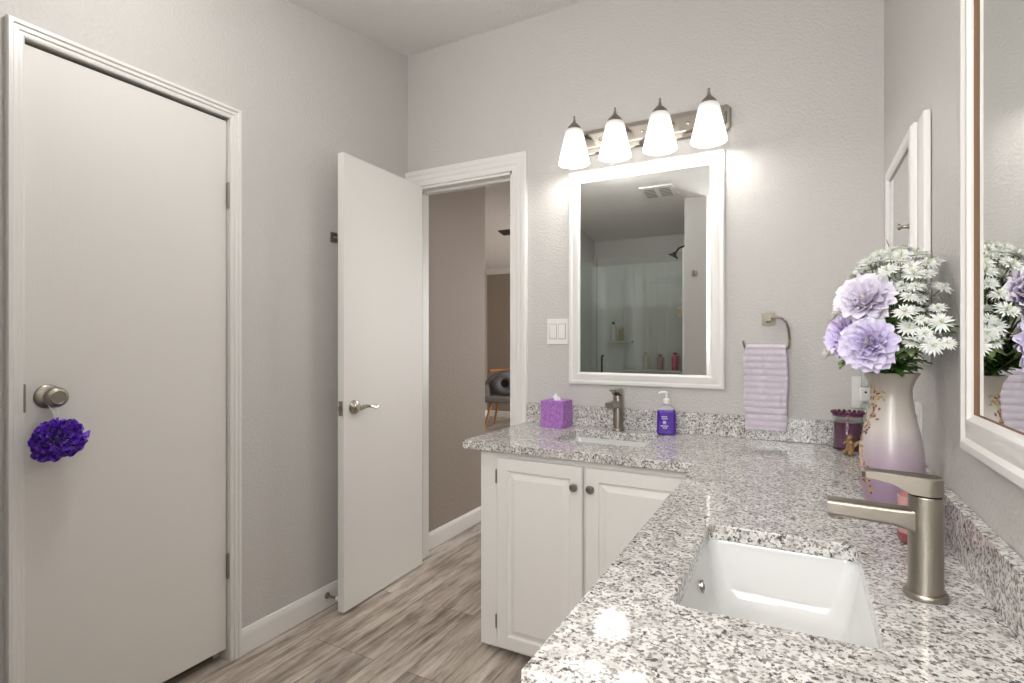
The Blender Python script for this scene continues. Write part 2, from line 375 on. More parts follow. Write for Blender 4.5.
obj('latch', lt, M['nickel'], d2)
for z in (.25, 1.02, 1.8): h = obj('hinge', hinge_bm(), M['nickel'], d2); h.location = (-.012, .004, z)
hk = thing('robe_hook', 'small square nickel robe hook on the left wall behind the open door', 'hook', (XL + .0005, 1.806, 1.672), pi)
hb = bx(-.006, 0, -.020, .020, -.022, .022, bev=.001)
obj('hook_plate', hb, M['nickel'], hk)
ha = B(); tube(ha, [(-.004, 0, 0), (-.020, -.004, -.004), (-.030, -.010, .004), (-.036, -.016, .016)], [.006, .005, .005, .006], 8)
obj('hook_arm', ha, M['nickel'], hk)
# spring door stop on the baseboard
ds = thing('door_stop', 'short nickel spring door stop with white tip on the baseboard', 'door stop', (XL + .015, 1.755, .055))
sb = B(); lathe(sb, [(0, 0), (.014, 0), (.012, .006), (.006, .009), (0, .010)], 20, RY(pi / 2))
hx = [(.008 + .05 * k / 70, .0045 * cos(k * .9), .0045 * sin(k * .9)) for k in range(71)]
tube(sb, hx, .0012, 5); obj('spring', sb, M['nickel'], ds)
tp = B(); lathe(tp, [(0, 0), (.008, .001), (.009, .008), (.006, .013), (0, .014)], 16, T(.056, 0, 0) @ RY(pi / 2)); obj('rubber_tip', tp, M['plastic'], ds)

# ---------------------------------------------------------------- countertop with two cut-outs
CX0, CY0, CXI, CYI = -1.155, .565, -.288, 1.765
SN = (-.166, .094, .810, 1.200)      # near sink opening
SB = (-.862, -.502, 1.950, 2.222)    # back sink opening
outer = [(CX0, CYI), (CXI, CYI), (CXI, CY0), (XR - .001, CY0), (XR - .001, D - .001), (CX0, D - .001)]
top = plate([outer, rrect(*SN, .018), rrect(*SB, .018)], CT - .032, CT, .003)
ct = obj('countertop', top, M['granite'], None, 30); tag(ct, 'L-shaped white granite countertop with black and grey speckles', 'countertop')
bs = obj('backsplash', bx(CX0 + .0, XR - .022, D - .021, D - .001, CT + .0005, CT + .090, bev=.002), M['granite']); tag(bs, 'granite backsplash strip under the framed mirror and towel', 'backsplash')
bs = obj('backsplash', bx(XR - .021, XR - .001, CY0, D - .001, CT + .0005, CT + .090, bev=.002), M['granite']); tag(bs, 'granite side splash strip along the right wall behind the vase', 'backsplash')
# ---------------------------------------------------------------- sinks
def sink(name, label, r, zt, depth, drain_xy, over):
    x0, x1, y0, y1 = r; cx, cy = (x0 + x1) / 2, (y0 + y1) / 2
    t = thing(name, label, 'sink', (cx, cy, zt - depth))
    hx, hy = (x1 - x0) / 2 + .006, (y1 - y0) / 2 + .006
    bm = B(); rows = []; N = 8
    def ring(ex, ey, rad, z): 
        return [bm.verts.new((x, y, z)) for x, y in rrect(-ex, ex, -ey, ey, rad, N)]
    d = depth
    prof = [(.022, .022, .03, d), (0, 0, .025, d), (-.002, -.002, .025, d - .006), (-.010, -.010, .03, d * .6), (-.018, -.018, .035, d * .3), (-.026, -.026, .04, d * .14), (-.042, -.042, .045, d * .05), (-.07, -.07, .04, d * .018), (-hx * .85, -hy * .85, .01, .0)]
    for ex, ey, rad, z in prof: rows.append(ring(hx + ex, hy + ey, min(rad, hx + ex - .001, hy + ey - .001), z))
    n0 = len(rows[0])
    outerp = [(-hx * .85, -hy * .85, .01, -.010), (-.05, -.05, .04, -.008), (-.01, -.01, .04, d * .3), (.008, .008, .03, d - .012), (.022, .022, .03, d - .010)]
    for ex, ey, rad, z in outerp: rows.append(ring(hx + ex, hy + ey, min(rad, hx + ex - .001, hy + ey - .001), z))
    for A_, C_ in zip(rows, rows[1:] + rows[:1]):
        for k in range(n0): bm.faces.new((A_[k], A_[(k + 1) % n0], C_[(k + 1) % n0], C_[k]))
    obj('bowl', bm, M['ceramic'], t, 50)
    dr = B(); lathe(dr, [(0, .0035), (.012, .0035), (.013, .0065), (.020, .006), (.0225, .003), (.0225, -.004), (0, -.004)], 28, T(drain_xy[0], drain_xy[1], .003)); obj('drain', dr, M['chrome'], t)
    ov = B(); lathe(ov, [(.0, -.001), (.007, -.001), (.007, .0025), (.0105, .003), (.012, .001), (.012, -.004), (0, -.004)], 24, over); obj('overflow_ring', ov, M['chrome'], t)
    return t
sink('undermount_sink', 'rectangular white undermount sink in the near counter', SN, CT - .032, .125, (0, 0), T(-.124, .055, .082) @ RY(pi / 2 - .12) @ S(1, .8, 1))
sink('undermount_sink', 'rectangular white undermount sink below the framed mirror', SB, CT - .032, .125, (0, 0), T(0, -.130, .082) @ RX(-pi / 2 + .12))
# ---------------------------------------------------------------- faucets
def faucet():
    t = thing('basin_faucet', 'brushed nickel single-lever faucet beside the near sink', 'faucet', (.167, 1.008, CT))
    bm = B(); lathe(bm, [(0, 0), (.0275, 0), (.0285, .003), (.0285, .006), (.027, .009), (.023, .010), (0, .010)], 48, None, 1.0, .92); obj('base_flange', bm, M['nickel'], t)
    bm = B(); lathe(bm, [(0, .010), (.0222, .010), (.0222, .156), (.0212, .1575), (.0, .1575)], 48, None, 1, .94)
    obj('faucet_body', bm, M['nickel'], t)
    bm = B(); lathe(bm, [(0, .157), (.0195, .157), (.0195, .1605), (0, .1605)], 40, None, 1, .94); obj('seam_ring', bm, M['bronze'], t)
    # spout : squared tube with softened corners, slight rise at the root
    bm = B(); secs = []
    for x, hw, zt, zb in ((-.010, .015, .137, .098), (-.022, .016, .136, .103), (-.038, .0165, .136, .108), (-.085, .0165, .137, .110), (-.128, .0165, .138, .112)):
        secs.append([bm.verts.new((x, yy, zz)) for yy, zz in rrect(-hw, hw, zb, zt, .006, 4)])
    for a, b_ in zip(secs, secs[1:]):
        for k in range(len(a)): bm.faces.new((a[k], a[(k + 1) % len(a)], b_[(k + 1) % len(a)], b_[k]))
    bm.faces.new(secs[0]); bm.faces.new(secs[-1][::-1])
    lathe(bm, [(0, .106), (.010, .106), (.010, .114), (0, .114)], 20, T(-.115, 0, 0))
    obj('spout', bm, M['nickel'], t, 30)
    # lever handle: round cap drawn out to a thin blade
    bm = B(); n = 40; top_, bot = [], []
    for k in range(n):
        a = 2 * pi * k / n; x, y = .0245 * cos(a), .023 * sin(a)
        top_.append((x, y))
    def hull(k):
        x, y = top_[k]
        if x < 0: 
            u = -x / .0245; return (x - .082 * u ** .9, y * (1 - .12 * u) if u < .995 else y)
        return (x, y)
    rim_t, rim_b, cap_i = [], [], []
    outline = []
    for k in range(n // 4 * 3 + 1, n + n // 4): # right half
        pass
    pts = [(.0222 * cos(R(a)), .021 * sin(R(a))) for a in range(-90, 91, 12)]
    pts += [(-.020, .0195), (-.042, .0170), (-.062, .0155), (-.077, .0145), (-.082, .011), (-.082, -.011), (-.077, -.0145), (-.062, -.0155), (-.042, -.0170), (-.020, -.0195)]
    def zb(x): return .165 if x > -.018 else (.165 + .017 * min(1, (-.018 - x) / .030)) + (.004 * max(0, (-.048 - x) / .055))
    A_ = [bm.verts.new((x, y, zb(x))) for x, y in pts]; C_ = [bm.verts.new((x, y, .190 + .004 * max(0, -x) / .1)) for x, y in pts]; E_ = [bm.verts.new((x * .93 - .001, y * .9, .1925 + .004 * max(0, -x) / .1)) for x, y in pts]
    for a, b_ in ((A_, C_), (C_, E_)):
        for k in range(len(pts)): bm.faces.new((a[k], a[(k + 1) % len(pts)], b_[(k + 1) % len(pts)], b_[k]))
    bm.faces.new(E_); bm.faces.new(A_[::-1])
    bmesh.ops.triangulate(bm, faces=[f for f in bm.faces if len(f.verts) > 4])
    bmesh.ops.translate(bm, verts=bm.verts[:], vec=(0, 0, -.0045)); obj('lever_handle', bm, M['nickel'], t, 30)
    return t
f1 = faucet(); f1.scale = (1, 1, .962)
f2 = dup(f1, (-.690, 2.270, CT), pi / 2, 'brushed nickel single-lever faucet under the framed mirror')

# ---------------------------------------------------------------- vanity cabinets
def raised_door(w, h, hx, face='y'):
    """door in local coords: x 0..w, z 0..h, front at y = -.02"""
    fr = B(); rail = .045; t0 = -.020
    # frame and raised panel as one height field: nested rings
    rings = [(0, 0), (0, t0 + .003), (.003, t0), (rail, t0), (rail + .005, t0 + .008), (rail + .010, t0 + .009), (rail + .030, t0 + .001), (rail + .034, t0 + .001)]
    rows = []
    for o, y in rings: rows.append([fr.verts.new(v) for v in ((o, y, o), (w - o, y, o), (w - o, y, h - o), (o, y, h - o))])
    for a, b_ in zip(rows, rows[1:]):
        for k in range(4): fr.faces.new((a[k], a[(k + 1) % 4], b_[(k + 1) % 4], b_[k]))
    fr.faces.new(rows[-1]); fr.faces.new(rows[0][::-1]); return fr
def knob_bm():
    bm = B(); lathe(bm, [(0, 0), (.006, 0), (.005, .012), (.011, .016), (.0145, .021), (.0145, .025), (.011, .029), (0, .031)], 28, RX(pi / 2)); return bm
def small_hinge():
    bm = B(); cyl(bm, .0048, -.030, .030, 10); box(bm, -.011, -.001, -.002, .002, -.026, .026); return bm
vc = thing('vanity_cabinet', 'white vanity cabinet with raised-panel doors under the back counter', 'cabinet', (-1.093, 1.80, 0))
VW = 1.093 - .268; VT = CT - .0335
cb = B()
box(cb, 0, .018, .018, .535, .028, VT); box(cb, VW - .018, VW, .018, .535, .028, VT); box(cb, .018, VW - .018, .02, .535, .028, .044); box(cb, .018, VW - .018, .525, .535, .044, VT)
obj('carcass', cb, M['cab'], vc)
ff = B()
box(ff, 0, .078, 0, .018, .028, VT); box(ff, VW - .055, VW, 0, .018, .028, VT); box(ff, .078, VW - .055, 0, .018, VT - .035, VT); box(ff, .078, VW - .055, 0, .018, .028, .05); box(ff, .415, .445, 0, .018, .05, VT - .035)
obj('face_frame', ff, M['cab'], vc, 20)
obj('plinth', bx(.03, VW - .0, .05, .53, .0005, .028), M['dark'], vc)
DH = .758 - .045
dr = obj('cabinet_door', raised_door(.343, DH, 0), M['cab'], vc, 12); dr.location = (.081, -.001, .043)
k_ = obj('knob', knob_bm(), M['nickel'], dr); k_.location = (.318, -.021, DH - .068)
for z in (.085, DH - .075): hh = obj('hinge', small_hinge(), M['nickel'], dr); hh.location = (-.003, -.003, z)
dr = obj('cabinet_door', raised_door(.343, DH, 0), M['cab'], vc, 12); dr.location = (.436, -.001, .043)
k_ = obj('knob', knob_bm(), M['nickel'], dr); k_.location = (.024, -.021, DH - .068)
# side run cabinet (faces the room, under the near sink)
vs = thing('vanity_cabinet', 'white vanity cabinet under the near counter, facing the room', 'cabinet', (-.262, 1.795, 0), -pi / 2)
VW2 = 1.795 - .585
cb = B()
box(cb, 0.001, .018, .018, .525, .028, VT); box(cb, VW2 - .018, VW2, .018, .525, .028, VT); box(cb, .018, VW2 - .018, .02, .525, .028, .044)
obj('carcass', cb, M['cab'], vs)
ff = B(); box(ff, 0, .09, 0, .018, .028, VT); box(ff, VW2 - .05, VW2, 0, .018, .028, VT); box(ff, .09, VW2 - .05, 0, .018, VT - .03, VT); box(ff, .09, VW2 - .05, 0, .018, .028, .05)
obj('face_frame', ff, M['cab'], vs); obj('plinth', bx(0.001, VW2 - .02, .05, .52, .0005, .028), M['dark'], vs)
for i in range(3):
    dr = obj('cabinet_door', raised_door(.345, DH, 0), M['cab'], vs, 12); dr.location = (.085 + i * .358, -.001, .043)
    k_ = obj('knob', knob_bm(), M['nickel'], dr); k_.location = (.318 if i != 1 else .024, -.021, DH - .068)

# ---------------------------------------------------------------- framed mirrors
def frame_ring(w, h, prof, inner_mat_rows=()):
    """prof: list of (inset from outer edge, height off wall); local x across, z up, wall at y=0, front towards -y"""
    bm = B(); rows = []
    for o, t in prof: rows.append([bm.verts.new(v) for v in ((o, -t, o), (w - o, -t, o), (w - o, -t, h - o), (o, -t, h - o))])
    for i, (a, b_) in enumerate(zip(rows, rows[1:] + rows[:1])):
        for k in range(4):
            f = bm.faces.new((a[k], a[(k + 1) % 4], b_[(k + 1) % 4], b_[k]))
            if i in inner_mat_rows: f.material_index = 1
    return bm
MPROF = [(0, .001), (0, .016), (.004, .020), (.014, .021), (.020, .017), (.024, .018), (.040, .022), (.047, .022), (.051, .018), (.055, .016), (.056, .012), (.056, .001)]
m1 = thing('wall_mirror', 'white framed rectangular mirror under the four-light fixture', 'mirror', (-.940, D, 1.001))
obj('mirror_frame', frame_ring(.673, .969, MPROF, (10,)), [M['trim'], M['brown']], m1, 15)
obj('mirror_glass', bx(.055, .618, -.0125, -.006, .055, .914), M['mirror'], m1, None)
m2 = thing('wall_mirror', 'large white framed mirror on the right wall behind the faucet', 'mirror', (XR, 1.192, 1.008), -pi / 2)
obj('mirror_frame', frame_ring(.700, 1.05, [(a * 1.25, b_ * 1.15) for a, b_ in MPROF], (9, 10)), [M['trim'], M['brown']], m2, 15)
obj('mirror_glass', bx(.069, .631, -.0145, -.006, .069, .981), M['mirror'], m2, None)
# ---------------------------------------------------------------- medicine cabinet on right wall
mc = thing('medicine_cabinet', 'white medicine cabinet with framed mirror door on the right wall', 'medicine cabinet', (XR, 2.12, 1.14), -pi / 2)
obj('cabinet_frame', bx(0, .578, -.016, -.001, 0, .588, bev=.005, seg=3), M['trim'], mc)
dd = obj('cabinet_door', frame_ring(.44, .56, [(0, .017), (0, .024), (.006, .031), (.028, .031), (.036, .026), (.036, .017)]), M['trim'], mc, 20); dd.location = (.075, 0, .022)
obj('mirror_glass', bx(.034, .406, -.022, -.018, .034, .526), M['mirror'], dd, None)
kb = B(); lathe(kb, [(0, 0), (.007, 0), (.004, .006), (.004, .014), (.008, .018), (.008, .022), (0, .023)], 16, T(.420, -.031, .315) @ RX(pi / 2)); obj('knob', kb, M['nickel'], dd)
# ---------------------------------------------------------------- vanity light
vl = thing('vanity_light', 'four-light nickel bar fixture with frosted bell shades above the mirror', 'light fixture', (-.594, D, 2.095))
bp = B()
hxp = .352
def bar_prof(ht, t): return [(-hxp + (.056 - ht), -ht), (hxp - (.056 - ht), -ht), (hxp - (.056 - ht), ht), (-hxp + (.056 - ht), ht)]
def octo(hw, hh, c): return [(-hw + c, -hh), (hw - c, -hh), (hw, -hh + c), (hw, hh - c), (hw - c, hh), (-hw + c, hh), (-hw, hh - c), (-hw, -hh + c)]
rows = [[bp.verts.new((x, -y, z)) for x, z in octo(w, h, c)] for w, h, c, y in ((.352, .056, .018, .001), (.352, .056, .018, .012), (.346, .050, .017, .017), (.336, .036, .014, .019), (.334, .034, .013, .032), (.328, .028, .012, .036))]
for a, b_ in zip(rows, rows[1:]):
    for k in range(8): bp.faces.new((a[k], a[(k + 1) % 8], b_[(k + 1) % 8], b_[k]))
bp.faces.new(rows[0]); bp.faces.new(rows[-1][::-1])
obj('back_plate', bp, M['chrome'], vl, 20)
for x in (-.187, 0, .187):
    s_ = B(); lathe(s_, [(0, 0), (.007, 0), (.007, .004), (.004, .008), (0, .009)], 14, T(x - .0, -.036, -.002) @ RX(pi / 2)); obj('screw_cap', s_, M['chrome'], vl)
for i, x in enumerate(LX):
    lx = x + .594
    a_ = B(); tube(a_, [(lx, -.030, .0), (lx, -.062, .0), (lx, -.085, .012), (lx, -.105, .028), (lx, -.114, .050)], .0075, 10)
    lathe(a_, [(0, .058), (.006, .058), (.007, .048), (.014, .040), (.026, .028), (.031, .018), (.031, .010), (.027, .010), (.027, .016), (0, .018)], 28, T(lx, -.115, .014))
    lathe(a_, [(0, .076), (.004, .075), (.0055, .070), (.004, .064), (.0045, .060), (.0045, .056), (0, .056)], 12, T(lx, -.115, .014))
    obj('lamp_arm', a_, M['nickel'], vl)
    s_ = B(); pr = [(.028, .150), (.036, .147), (.040, .138), (.045, .115), (.052, .080), (.060, .045), (.066, .018), (.068, .006), (.068, 0), (.065, 0), (.065, .006), (.063, .018), (.057, .045), (.049, .080), (.042, .115), (.037, .136), (.028, .144)]
    lathe(s_, pr + [pr[0]], 36); bmesh.ops.remove_doubles(s_, verts=s_.verts[:], dist=1e-5)
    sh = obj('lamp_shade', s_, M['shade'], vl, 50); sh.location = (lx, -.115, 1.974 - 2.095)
    b_ = B(); lathe(b_, [(0, -.055), (.014, -.050), (.022, -.035), (.022, -.020), (.014, -.002), (.010, .010), (0, .010)], 20); bl = obj('bulb', b_, M['bulb'], vl); bl.location = (lx, -.115, -.006)
# ceiling lamp and bath fan
cl_ = thing('ceiling_light', 'round flush ceiling light above the middle of the bathroom', 'light fixture', (-1.19, .89, ceil_z(.89)))
cl_.rotation_euler = (math.atan(.17), 0, 0)
c_ = B(); lathe(c_, [(0, 0), (.15, 0), (.15, -.02), (.14, -.025), (0, -.025)], 40); obj('lamp_base', c_, M['nickel'], cl_)
c_ = B(); lathe(c_, [(.135, -.026), (.13, -.045), (.10, -.065), (.05, -.075), (0, -.077)], 40); dm_ = obj('lamp_dome', c_, M['dome'], cl_)
cl2 = dup(cl_, (-.22, -.42, ceil_z(-.42)), None, 'round flush fill light added out of view in the alcove behind the camera'); cl2.rotation_euler = (math.atan(.17), 0, 0)  # unseen second fixture, added to go with the frontal fill

# ---------------------------------------------------------------- electrical plates
sw_ = thing('light_switch', 'white double rocker light switch between doorway and mirror', 'light switch', (-1.0, D, 1.242))
obj('switch_plate', bx(-.053, .053, -.006, -.0005, -.059, .059, bev=.002), M['plastic'], sw_)
for x, t in ((-.023, .05), (.023, -.05)):
    k = obj('rocker', xf(bx(-.016, .016, -.005, .001, -.033, .033, bev=.0015), T(x, -.006, 0) @ RX(t)), M['plastic'], sw_)
    obj('rocker_frame', frame_ring(.038, .072, [(0, 0), (0, .0008), (.003, .0008), (.003, 0)]), M['seam'], sw_).location = (x - .019, -.006, -.036)
def outlet(loc, rz, label):
    t = thing('wall_outlet', label, 'outlet', loc, rz)
    obj('outlet_plate', bx(-.035, .035, -.006, -.0005, -.057, .057, bev=.002), M['plastic'], t)
    for z in (-.02, .02):
        s_ = B(); lathe(s_, [(0, 0), (.0165, 0), (.0165, .0015), (0, .0015)], 24, T(0, -.006, z) @ RX(pi / 2)); rc = obj('receptacle', s_, M['plastic'], t)
        sl = B(); box(sl, -.007, -.005, -.008, -.0074, z - .004, z + .005); box(sl, .005, .007, -.008, -.0074, z - .004, z + .005); obj('slots', sl, M['dark'], rc)
    return t
outlet((.203, D, 1.010), 0, 'white outlet plate on the back wall holding the plug-in warmer')
outlet((XR, 1.675, .985), -pi / 2, 'white outlet plate on the right wall behind the vase')
pg = thing('plug_in_air_freshener', 'clear and white plug-in scented oil warmer in back wall outlet', 'air freshener', (.208, D - .008, 1.0))
obj('warmer_body', bx(-.016, .016, -.038, 0, -.020, .030, bev=.006, seg=3), M['plastic'], pg)
obj('vent_tube', bx(-.012, .012, -.034, -.008, .030, .085, bev=.005, seg=3), mat('milky_plastic', srgb(226, 232, 234), .2, Transmission_Weight=.4), pg)
v_ = B(); lathe(v_, [(0, 0), (.004, 0), (.004, .001), (0, .001)], 12, T(0, -.0385, .014) @ RX(pi / 2)); obj('button', v_, M['dark'], pg)
v_ = B(); lathe(v_, [(0, -.062), (.013, -.062), (.015, -.058), (.015, -.034), (.009, -.026), (.009, -.0205), (0, -.0205)], 20, T(0, -.019, 0)); obj('oil_bottle', v_, M['glass'], pg)

# ---------------------------------------------------------------- towel ring and towel
tr_ = thing('towel_ring', 'nickel open towel ring with square mount on the back wall', 'towel ring', (-.107, D, 1.283))
pm = B(); box(pm, -.024, .024, -.009, -.0005, -.024, .024, bev=.001)
prism(pm, rrect(-.010, .010, -.010, .010, .002, 2), 1, -.062, -.009)
obj('mount', pm, M['satin'], tr_)
rg = B(); c = .004
path = [(.0, -.055, .004), (.03, -.055, .004), (.048, -.055, .0), (.062, -.055, -.014), (.070, -.055, -.04), (.074, -.055, -.075), (.074, -.055, -.100), (.070, -.055, -.113), (.060, -.055, -.118), (-.070, -.055, -.118), (-.080, -.055, -.114), (-.085, -.055, -.100), (-.087, -.055, -.086)]
tube(rg, path, .0052, 10); obj('ring', rg, M['chrome'], tr_)
def towel():
    bm = B(); nx, nz = 26, 150; w = .150; x0 = -.190
    def col(u, v):
        # v 0..1 goes front hem -> over bar -> back hem
        Lf, Lb = .328, .30; s = v * (Lf + Lb)
        zt = 1.183; yb = D - .055
        rib = .0075 * (abs(sin(pi * (s - Lf) / .0245)) ** .5)
        nar = 1 - .10 * (1 - min(1, abs(s - Lf) / .05)) if abs(s - Lf) < .05 else 1 - .05 * max(0, abs(s - Lf) - .18) / .13
        x = x0 + w / 2 + (u - .5) * w * nar + .002 * sin(s * 40)
        yy = .0035 * sin(u * 9 + s * 7) + .002 * sin(u * 23 + 1)
        if abs(s - Lf) < .014:
            a = (s - Lf) / .014 * pi / 2; return (x, yb + .0115 * sin(a) + 0 * rib - .002, zt - .010 + .010 * cos(a))
        if s < Lf: return (x, yb - .0135 - rib - abs(yy), zt - .010 - (Lf - s - .014))
        return (x, yb + .0115 + rib * .5 + abs(yy) * .5, zt - .010 - (s - Lf - .014))
    g = [[bm.verts.new(col(i / nx, j / nz)) for i in range(nx + 1)] for j in range(nz + 1)]
    for j in range(nz):
        for i in range(nx): bm.faces.new((g[j][i], g[j][i + 1], g[j + 1][i + 1], g[j + 1][i]))
    return bm
mt = mat('lavender_terry', srgb(232, 222, 235), .95, bump=(900, .6, 2), Sheen_Weight=.4)
tw = obj('hand_towel', towel(), mt, None, 60); tag(tw, 'ribbed pale lavender hand towel hanging from the towel ring', 'towel')
sm = tw.modifiers.new('s', 'SOLIDIFY'); sm.thickness = .003; sm.offset = 0

# ---------------------------------------------------------------- counter things
# tissue box
def patterned(name, c1, c2, scale, rough=.6, thr=.5):
    m = mat(name, c1, rough); n, l, p = nodes(m); tc = n.new('ShaderNodeTexCoord'); nz = n.new('ShaderNodeTexNoise'); nz.inputs['Scale'].default_value = scale; nz.inputs['Detail'].default_value = 2; nz.inputs['Distortion'].default_value = 1.5
    r = ramp(n, [(thr - .04, c1), (thr + .04, c2)]); l.new(tc.outputs['Object'], nz.inputs['Vector']); l.new(nz.outputs[0], r.inputs[0]); l.new(r.outputs[0], p.inputs['Base Color']); return m
tb = thing('tissue_box', 'purple patterned cube tissue box on the back counter', 'tissue box', (-.970, 2.253, CT))
obj('box', plate([rrect(-.055, .055, -.055, .055, .003), [(.026 * cos(2 * pi * k / 24), .018 * sin(2 * pi * k / 24)) for k in range(24)]], .001, .119, .001), patterned('purple_swirl_card', srgb(182, 130, 200), srgb(156, 98, 178), 120), tb)
def tissue():
    bm = B(); n = 18
    g = []
    for j in range(9):
        v = j / 8; row = []
        for i in range(n + 1):
            u = i / n * 2 - 1
            row.append(bm.verts.new((u * .020 * (.6 + .5 * v) + .004 * sin(v * 5), .007 * sin(u * 7 + v * 2) * (1 - .2 * v), .105 + .040 * v * (1 - .35 * abs(u) ** 1.5) + .004 * sin(u * 5 + 1) * v)))
        g.append(row)
    for j in range(8):
        for i in range(n): bm.faces.new((g[j][i], g[j][i + 1], g[j + 1][i + 1], g[j + 1][i]))
    return bm
t_ = obj('tissue', tissue(), mat('tissue_paper', srgb(248, 248, 248), .9), tb, 60); sm = t_.modifiers.new('s', 'SOLIDIFY'); sm.thickness = .0006
# soap dispenser
sd = thing('soap_dispenser', 'purple liquid hand soap bottle with clear pump by the faucet', 'soap bottle', (-.484, 2.262, CT), R(14))
MSOAP = mat('purple_soap', srgb(92, 22, 190), .12, Transmission_Weight=.35, Coat_Weight=.6)
bm = B(); rows = []
for hw, hd, z in ((.030, .016, .001), (.037, .020, .004), (.0385, .021, .012), (.037, .020, .085), (.0365, .0195, .098), (.034, .018, .104)):
    rows.append([bm.verts.new((x, y, z)) for x, y in rrect(-hw, hw, -hd, hd, .012, 5)])
for a, b_ in zip(rows, rows[1:]):
    for k in range(len(a)): bm.faces.new((a[k], a[(k + 1) % len(a)], b_[(k + 1) % len(a)], b_[k]))
bm.faces.new(rows[0][::-1]); bm.faces.new(rows[-1]); obj('bottle', bm, MSOAP, sd, 40)
bm = B(); rows = []
for hw, hd, z in ((.0345, .0185, .1042), (.030, .017, .113), (.018, .013, .120), (.011, .011, .124), (.011, .011, .128)):
    rows.append([bm.verts.new((x, y, z)) for x, y in rrect(-hw, hw, -hd, hd, min(.010, hd - .001), 5)])
for a, b_ in zip(rows, rows[1:]):
    for k in range(len(a)): bm.faces.new((a[k], a[(k + 1) % len(a)], b_[(k + 1) % len(a)], b_[k]))
bm.faces.new(rows[0][::-1]); bm.faces.new(rows[-1]); MCL = mat('clear_plastic', srgb(226, 222, 236), .1, Transmission_Weight=.6); obj('bottle_shoulder', bm, MCL, sd, 40)
bm = B(); lathe(bm, [(0, .128), (.013, .128), (.014, .131), (.014, .144), (.012, .148), (.006, .150), (.005, .152), (.005, .168), (.006, .170), (.006, .176), (0, .177)], 24)
tube(bm, [(0, 0, .173), (-.010, -.004, .175), (-.024, -.010, .174), (-.031, -.013, .169)], [.006, .0055, .0045, .0035], 10); obj('pump', bm, M['plastic'], sd)
# pale print on the bottle: a word, a flower and a line of text as thin strokes
bm = B()
for (x0, x1, z) in ((-.020, .004, .074), (-.018, .006, .066), (-.022, .010, .036), (-.014, .004, .028)):
    for k in range(int((x1 - x0) / .006)): box(bm, x0 + k * .006, x0 + k * .006 + .0042, -.0216, -.0206, z, z + .0045)
for k in range(6):
    a = k * pi / 3; add(bm, bx(0, .0085, -.0005, .0005, -.0015, .0015), T(-.008, -.0212, .053) @ RY(a))
obj('label_print', bm, mat('white_print', srgb(226, 214, 240), .4), sd)
# jar candle
jc = thing('jar_candle', 'deep purple wax candle in a glass jar in the back corner', 'candle', (.150, 2.245, CT))
MWAX = mat('plum_wax', srgb(122, 50, 96), .25, Coat_Weight=.6, Subsurface_Weight=.1)
bm = B(); lathe(bm, [(0, .006), (.038, .006), (.043, .010), (.0435, .100), (0, .102)], 40); obj('wax', bm, MWAX, jc)
bm = B(); lathe(bm, [(0, .001), (.040, .001), (.046, .005), (.046, .118), (.043, .124), (.043, .134), (.0415, .134), (.0415, .124), (.0443, .117), (.0443, .009), (0, .0045)], 40); obj('jar', bm, M['glass'], jc)
bm = B(); lathe(bm, [(.043, .120), (.0475, .121), (.0475, .130), (.043, .131), (.0432, .1205)], 40)
for k in range(18):
    a = 2 * pi * k / 18; lathe(bm, [(0, -.006), (.005, -.003), (.0055, 0), (.004, .004), (0, .006)], 8, T(.0475 * cos(a), .0475 * sin(a), .133))
obj('beaded_collar', bm, mat('plum_beads', srgb(120, 66, 92), .25, .5), jc)
obj('wick', tube(B(), [(0, 0, .100), (.001, 0, .108), (.003, .001, .112)], .001, 6), M['dark'], jc)
# pink candle behind the faucet
pc = thing('votive_candle', 'pink candle in a small glass cup behind the near faucet', 'candle', (.196, 1.268, CT))
bm = B(); lathe(bm, [(0, .012), (.026, .012), (.0275, .020), (.0275, .074), (.020, .076), (0, .077)], 32); obj('wax', bm, mat('pink_wax', srgb(222, 160, 164), .4, Subsurface_Weight=.1), pc)
bm = B(); lathe(bm, [(0, .001), (.024, .001), (.028, .004), (.030, .015), (.030, .090), (.0285, .090), (.0285, .015), (.026, .009), (0, .009)], 32); obj('cup', bm, mat('rose_glass', srgb(204, 152, 150), .15, Coat_Weight=.5), pc)
bm = B(); lathe(bm, [(0, .0005), (.0235, .0005), (.0285, .004), (.0305, .012), (.0305, .020), (.0301, .021), (.0301, .0195)], 32); obj('cup_base', bm, mat('dark_rose_glass', srgb(150, 84, 86), .15), pc)
obj('wick', tube(B(), [(0, 0, .076), (.001, 0, .084)], .001, 6), M['dark'], pc)

# cherub figurine (kneeling, hands raised), one continuous skinned body
MGOLD = mat('antique_gold', srgb(168, 136, 96), .35, .6)
def skin(name, verts, edges, radii, parent, m, sub=2):
    me = bpy.data.meshes.new(name); me.from_pydata([Vector(v) for v in verts], edges, [])
    o = bpy.data.objects.new(name, me); COL.objects.link(o)
    sk = o.modifiers.new('skin', 'SKIN'); sk.use_smooth_shade = True; sb_ = o.modifiers.new('sub', 'SUBSURF'); sb_.levels = sb_.render_levels = sub
    for i, r in enumerate(radii):
        rr = r if isinstance(r, tuple) else (r, r); me.skin_vertices[0].data[i].radius = rr
        me.skin_vertices[0].data[i].use_root = (i == 0)
    dg = bpy.context.evaluated_depsgraph_get(); me2 = bpy.data.meshes.new_from_object(o.evaluated_get(dg)); me2.name = name
    bpy.data.objects.remove(o); bpy.data.meshes.remove(me)
    me2.materials.append(m)
    for p_ in me2.polygons: p_.use_smooth = True
    o = bpy.data.objects.new(name, me2); COL.objects.link(o); o.parent = parent; return o
cg = thing('cherub_figurine', 'small kneeling gold cherub figurine in front of the purple candle', 'figurine', (.150, 2.135, CT), R(-35))
